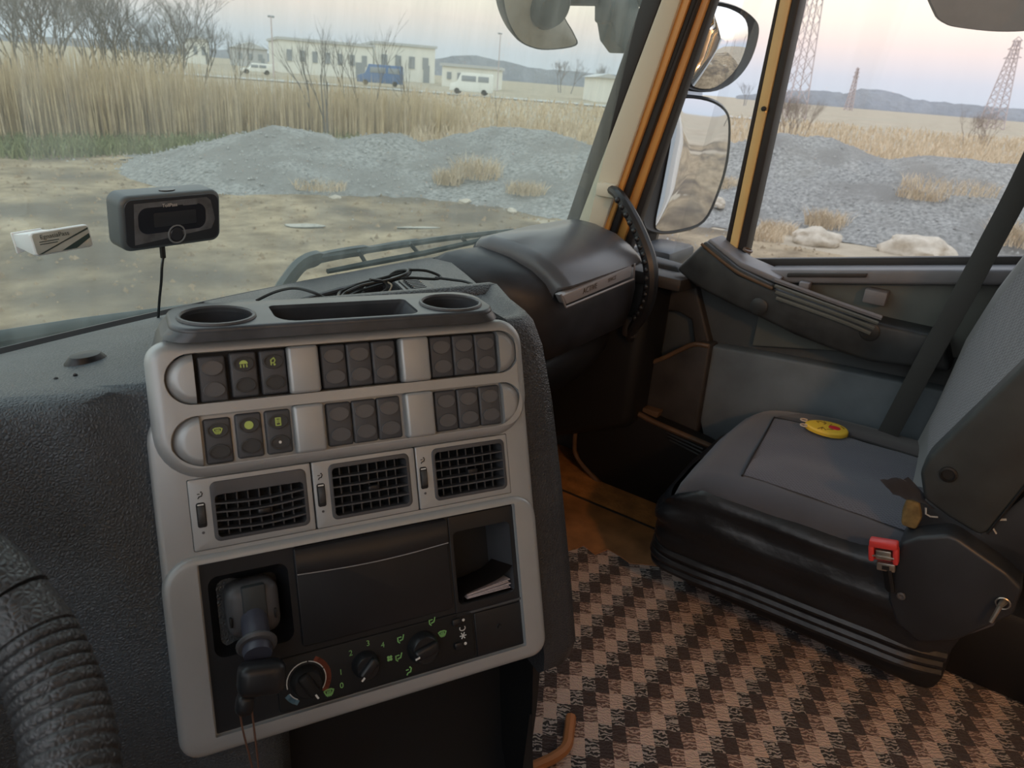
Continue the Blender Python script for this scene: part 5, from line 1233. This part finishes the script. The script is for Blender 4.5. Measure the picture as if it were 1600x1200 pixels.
# road with vehicles
b = B(); pr = [at_dist(px, 200, 92) for px in range(200, 1260, 60)]; pr2 = [at_dist(px, 200, 100) for px in range(200, 1260, 60)]
loft(b, [[(p.x, p.y, GZ + .10) for p in pr], [(p.x, p.y, GZ + .10) for p in pr2], [(p.x, p.y, GZ - .1) for p in pr2]]); tag(obj('road', b, 'road_grey', base=False, smooth=0), 'pale asphalt road crossing the field', None, kind='structure')
def vehicle(name, px, D, L, Wd, H, m, label, cat, rot=0, van=True):
    e = empty(name, label, cat, mtx=facing(px, D) @ Matrix.Rotation(rad(rot), 4, 'Z') @ Matrix.Translation((0, 0, .12)))
    b = B(); hood = L * .17 if van else L * .28
    prism(b, [(-L / 2, 0, .35), (L / 2, 0, .35), (L / 2, 0, H * .96), (L / 2 - .15, 0, H), (-L / 2 + hood + .5, 0, H), (-L / 2 + hood, 0, H * .55), (-L / 2 + .1, 0, H * .45)], (0, Wd, 0), .05); obj('body', b, m, e, local=True)
    for x0, x1 in ((-L * .22, L * .12), (L * .17, L * .42)) if van else ((-L * .18, L * .05), (L * .08, L * .3)):
        b = B(); box(b, ((x0 + x1) / 2, -.01, H * .74), (x1 - x0, .06, H * .26), .02); obj('window', b, 'bld_dark', e, local=True)
    for x in (-L * .32, L * .32):
        for y in (.05, Wd - .05):
            b = B(); lathe(b, [(.34, -.1), (.34, .1)], Matrix.Translation((x, y, .34)) @ Matrix.Rotation(rad(90), 4, 'X'), 16); obj('wheel', b, 'tyre', e, local=True)
vehicle('van', 736, 96, 5.2, 2.0, 2.45, 'bld_white', 'white van parked beyond the reeds', 'van', -6)
vehicle('car', 402, 120, 4.4, 1.8, 1.5, 'bld_white', 'pale car parked left of the warehouse', 'car', 5, False)
vehicle('lorry', 594, 105, 6.0, 2.4, 2.6, 'tarp_blue', 'blue covered lorry in front of the warehouse', 'lorry', 0)

# pylons and poles
def pylon(px, D, ytop, wb, label, arms=True):
    d = ray(px, 160); k = D / math.hypot(d.x, d.y); bx, by = d.x * k, d.y * k; H = at_dist(px + 30, ytop, D).z - GZ; ang = math.atan2(by, bx) + .5
    e = empty('pylon', label, 'pylon', mtx=Matrix.Translation((bx, by, GZ)) @ Matrix.Rotation(ang, 4, 'Z')); r = D * .00030 + .03
    cor = lambda t, i: V(((1, 1, -1, -1)[i] * wb / 2 * (1 - t * .78), (1, -1, -1, 1)[i] * wb / 2 * (1 - t * .78), H * t))
    for i in range(4): b = B(); tube(b, [cor(0, i), cor(1, i)], r * 1.3, 4); obj('leg', b, 'pylon_steel', e, local=True)
    n = 11
    for i in range(4):
        b = B()
        for s in range(n):
            t0, t1 = 1 - (1 - s / n) ** 1.2, 1 - (1 - (s + 1) / n) ** 1.2; t0, t1 = s / n, (s + 1) / n
            tube(b, [cor(t0, i), cor(t1, (i + 1) % 4)], r * .7, 3); tube(b, [cor(t0, (i + 1) % 4), cor(t1, i)], r * .7, 3)
        obj('bracing', b, 'pylon_steel', e, local=True)
    for z, w in ((.80, 3.2), (.90, 2.6), (.985, 1.8)):
        b = B(); tube(b, [V((-w, 0, H * z)), V((0, 0, H * z + .8)), V((w, 0, H * z))], r, 4); tube(b, [V((-w, 0, H * z)), V((w, 0, H * z))], r, 4); obj('crossarm', b, 'pylon_steel', e, local=True)
pylon(1240, 120, -110, 3.0, 'tall lattice pylon rising out of frame beside the window channel')
pylon(1560, 190, 62, 3.6, 'lattice pylon on the right edge beyond the bare bush')
pylon(1328, 430, 108, 3.0, 'small hazy pylon far away between the two big ones')
def lamp_post(px, D, ytop, label):
    d = ray(px, 120); k = D / math.hypot(d.x, d.y); p = V((d.x * k, d.y * k, GZ)); H = at_dist(px, ytop, D).z - GZ; e = empty('lamp_post', label, 'lamp post', p)
    b = B(); tube(b, [p, p + V((0, 0, H))], [.11, .07], 8); obj('pole', b, 'pylon_steel', e); b = B(); box(b, p + V((.25, .3, H)), (.9, .35, .25), .08); obj('lantern', b, 'bld_dark', e)
lamp_post(428, 110, 26, 'tall thin lamp post left of the warehouse')
lamp_post(778, 140, 52, 'thin lamp post above the low roadside building')

# ------------------------------------------------------------------ truck exterior seen from the seat
mirr = empty('side_mirror', 'black twin side mirrors with large lower and wide angle upper glass', 'mirror', (1.95, .85, .6))
MN = V((-.52, -.854, -.02)).normalized(); MO = V((2.1, .79, .8))
def mp_(px, off=0): return [atp(x, y, MO - MN * off, MN) for x, y in px]
def mirror_glass(name, px, bulge):
    o2 = mp_(px); c = sum(o2, V()) / len(o2); b = B(); rows = []
    for s in (1, .92, .75, .55, .35, .15): rows.append([c + (p - c) * s + MN * (bulge * (1 - s * s)) for p in o2])
    vs = loft(b, rows, True); b.faces.new(vs[-1]); return obj(name, b, 'mirror', mirr, smooth=180)
def closed_smooth(px, n=4):
    q = [V((x, y, 0)) for x, y in px]; q = q[-1:] + q + q[:2]; s = smooth_path(q, n); s = s[n:-n - 1]; return [(p.x, p.y) for p in s]
low = closed_smooth([(1068, 154), (1105, 158), (1130, 172), (1138, 195), (1134, 250), (1120, 300), (1098, 344), (1062, 358), (1030, 360), (1025, 345), (1034, 300), (1048, 225), (1056, 165)])
lowh = closed_smooth([(1062, 148), (1108, 152), (1135, 168), (1143, 195), (1139, 252), (1124, 304), (1101, 349), (1064, 364), (1026, 366), (1004, 352), (1008, 300), (1026, 215), (1044, 155)])
upp = closed_smooth([(1114, 9), (1140, 14), (1164, 30), (1168, 60), (1152, 105), (1118, 136), (1086, 136), (1080, 120), (1094, 80), (1107, 40), (1110, 14)])
upph = closed_smooth([(1108, 2), (1150, 8), (1180, 28), (1187, 50), (1175, 92), (1152, 124), (1122, 142), (1084, 143), (1070, 130), (1080, 80), (1094, 30)])
mirror_glass('lower_glass', low, .004); mirror_glass('upper_glass', upp, .018)
for nm, px in (('lower_housing', lowh), ('upper_housing', upph)):
    b = B(); c_ = mp_(px, .004); cc_ = sum(c_, V()) / len(c_); rows = []
    for s, d_ in ((.93, -.001), (.97, .002), (1.0, -.006), (1.0, -.03), (.9, -.07), (.6, -.09)): rows.append([cc_ + (p - cc_) * s + MN * d_ for p in c_])
    vs = loft(b, rows, True); b.faces.new(vs[0]); b.faces.new(vs[-1]); obj(nm, b, 'mirror_black', mirr, smooth=50)
b = B(); tube(b, [atp(1056, 60, MO - MN * .06, MN) + V((-.08, .03, .3)), atp(1062, 60, MO - MN * .06, MN), atp(1040, 200, MO - MN * .06, MN), atp(1012, 340, MO - MN * .06, MN), atp(1005, 380, MO - MN * .06, MN)], [.035, .04, .05, .045, .04], 10); obj('mirror_arm', b, 'mirror_black', mirr)
b = B(); box(b, (1.93, .80, .575), (.18, .12, .05), .015); obj('mirror_foot', b, 'mirror_black', mirr)
# front mirror hanging off the windshield corner
fm = empty('front_mirror', 'rounded front mirror hanging on an arm at the windshield corner', 'mirror', aty(840, 40, 1.15))
FN = V((-.25, -.85, -.45)).normalized(); FO = aty(840, 35, 1.15)
fo = closed_smooth([(780, -40), (782, 0), (790, 32), (806, 60), (826, 73), (855, 78), (900, 71), (897, 52), (880, 20), (872, -30), (820, -60)])
b = B(); c_ = [atp(x, y, FO, FN) for x, y in fo]; cc_ = sum(c_, V()) / len(c_); rows = [[cc_ + (p - cc_) * s + FN * d_ for p in c_] for s, d_ in ((.94, 0), (.98, .004), (1, -.006), (.98, -.03), (.8, -.06), (.4, -.075))]
vs = loft(b, rows, True); b.faces.new(vs[-1]); b.faces.new(vs[0]); obj('housing', b, 'mirror_black', fm, smooth=60)
b = B(); vs = loft(b, [[cc_ + (p - cc_) * s + FN * (.003 + .02 * (1 - s * s)) for p in c_] for s in (.93, .7, .4, .1)], True); b.faces.new(vs[-1]); obj('glass', b, 'mirror_ground_tone', fm, smooth=180)
b = B(); q_ = FN.to_track_quat('Z', 'Y').to_matrix().to_4x4(); lathe(b, [(.06, 0), (.058, .03), (.045, .045), (.001, .05)], Matrix.Translation(atp(852, 2, FO, FN)) @ q_, 24); obj('ball_cup', b, 'wiper', fm)
b = B(); tube(b, [aty(860, -6, 1.17), aty(930, -4, 1.15), aty(1010, -2, 1.08), aty(1060, -10, 1.0)], .022, 10); obj('arm', b, 'wiper', fm)
b = B(); prism(b, [aty(x, y, 1.08) for x, y in ((955, -8), (995, -8), (1004, 30), (985, 82), (976, 84), (962, 64), (958, 36), (954, 34))], (.03, .07, 0), .008, 2); obj('arm_clamp', b, 'wiper', fm)
b = B(); tube(b, [aty(978, 80, 1.10), aty(980, 92, 1.10), aty(984, 110, 1.08)], .004, 6); obj('arm_cable', b, 'cable', fm)
# kerb mirror above the passenger window
km = empty('kerb_mirror', 'dark kerb mirror above the passenger window', 'mirror', (2.0, .1, 1.17))
ko = closed_smooth([(1452, -30), (1456, 18), (1474, 36), (1500, 43), (1560, 49), (1620, 46), (1680, 30), (1690, -40), (1570, -60)])
KO = V((2.0, .15, 1.2)); KN = V((-.8, -.15, -.58)).normalized()
b = B(); c_ = [atp(x, y, KO, KN) for x, y in ko]; cc_ = sum(c_, V()) / len(c_); rows = [[cc_ + (p - cc_) * s + KN * d_ for p in c_] for s, d_ in ((.94, 0), (.98, .003), (1, -.006), (.97, -.03), (.7, -.05))]
vs = loft(b, rows, True); b.faces.new(vs[-1]); b.faces.new(vs[0]); obj('housing', b, 'mirror_black', km, smooth=60)
b = B(); vs = loft(b, [[cc_ + (p - cc_) * s + KN * (.003 + .012 * (1 - s * s)) for p in c_] for s in (.93, .7, .4, .1)], True); b.faces.new(vs[-1]); obj('glass', b, 'mirror_kerb', km, smooth=180)
b = B(); tube(b, [cc_ - KN * .04, V((1.84, .15, 1.45))], .02, 8); obj('arm', b, 'mirror_black', km)
# wipers
wp = empty('wiper', 'windshield wiper with a long blade reaching toward the glove box lid', 'wiper', atw(450, 450, .03))
def ww(lst, off=.03): return [atw(x, y, off) for x, y in lst]
b = B(); tube(b, smooth_path(ww([(430, 470), (448, 440), (472, 412), (500, 403), (540, 395), (575, 390), (620, 382), (650, 378)], .045), 4), [.022] * 12 + [.015] * 8 + [.010] * 9, 8, flat=.6); obj('arm', b, 'wiper', wp)
b = B(); tube(b, smooth_path(ww([(478, 405), (520, 399), (600, 387), (700, 372), (802, 361)], .035), 4), .007, 6, flat=.7); obj('blade_frame', b, 'wiper', wp)
b = B(); tube(b, ww([(512, 424), (580, 411), (660, 396), (740, 378), (802, 361)], .022), [.005, .0065, .0065, .006, .004], 6); obj('rubber_blade', b, 'wiper', wp)
for x0, y0, x1, y1 in ((560, 392, 572, 412), (640, 380, 655, 397), (720, 370, 730, 380)):
    b = B(); tube(b, ww([(x0, y0), (x1, y1)], .03), .004, 6); obj('bridge', b, 'wiper', wp)
wp2 = empty('wiper', 'driver side wiper lying low along the windshield foot', 'wiper', atw(100, 520, .03))
b = B(); tube(b, ww([(-120, 552), (0, 528), (130, 507), (240, 492), (300, 484)], .035), .011, 8, flat=.7); obj('arm', b, 'wiper', wp2)
b = B(); tube(b, ww([(-120, 572), (0, 546), (140, 520), (245, 503), (330, 486)], .028), .007, 6); obj('rubber_blade', b, 'wiper', wp2)
b = B(); tube(b, [(x, screen_y(x, .63) + .02, .63) for x in [-.5 + 2.0 * k / 20 for k in range(21)]], .010, 6); tag(obj('cowl_edge', b, 'yellow_paint'), 'yellow painted cowl edge below the windshield', 'cowl')
# cargo body behind the cab (seen in the mirrors)
cg = empty('cargo_body', 'white box body of the truck behind the cab', 'truck body', (.65, -4.5, -.4))
b = B(); box(b, (.65, -5.0, .9), (2.5, 6.6, 2.6), .03); obj('box', b, 'white_body', cg)
b = B(); box(b, (.65, -5.0, -.55), (2.3, 6.4, .25), .02); obj('chassis', b, 'tyre', cg)
for y in (-6.8, -3.4):
    for x in (-.45, 1.75):
        b = B(); lathe(b, [(.5, -.15), (.5, .15)], Matrix.Translation((x, y, GZ + .52)) @ Matrix.Rotation(rad(90), 4, 'Y'), 24); obj('wheel', b, 'tyre', cg)
for k in range(5):
    rnd = random.Random(40 + k); 
    a = rad(-90 + k * 15); D = 55 + 8 * (k % 3); p = V((D * math.cos(a), D * math.sin(a), GZ)); r_ = empty('roadside_tree', ('first', 'second', 'third', 'fourth', 'fifth')[k] + ' bare roadside tree behind the truck counted from its white body', 'tree', p, 'trees behind the truck')
    b = B(); branch(b, p, V((0, 0, 1)), 3.0, .2, 5, rnd, .15, .6); obj('branches', b, 'twig', r_, smooth=0)
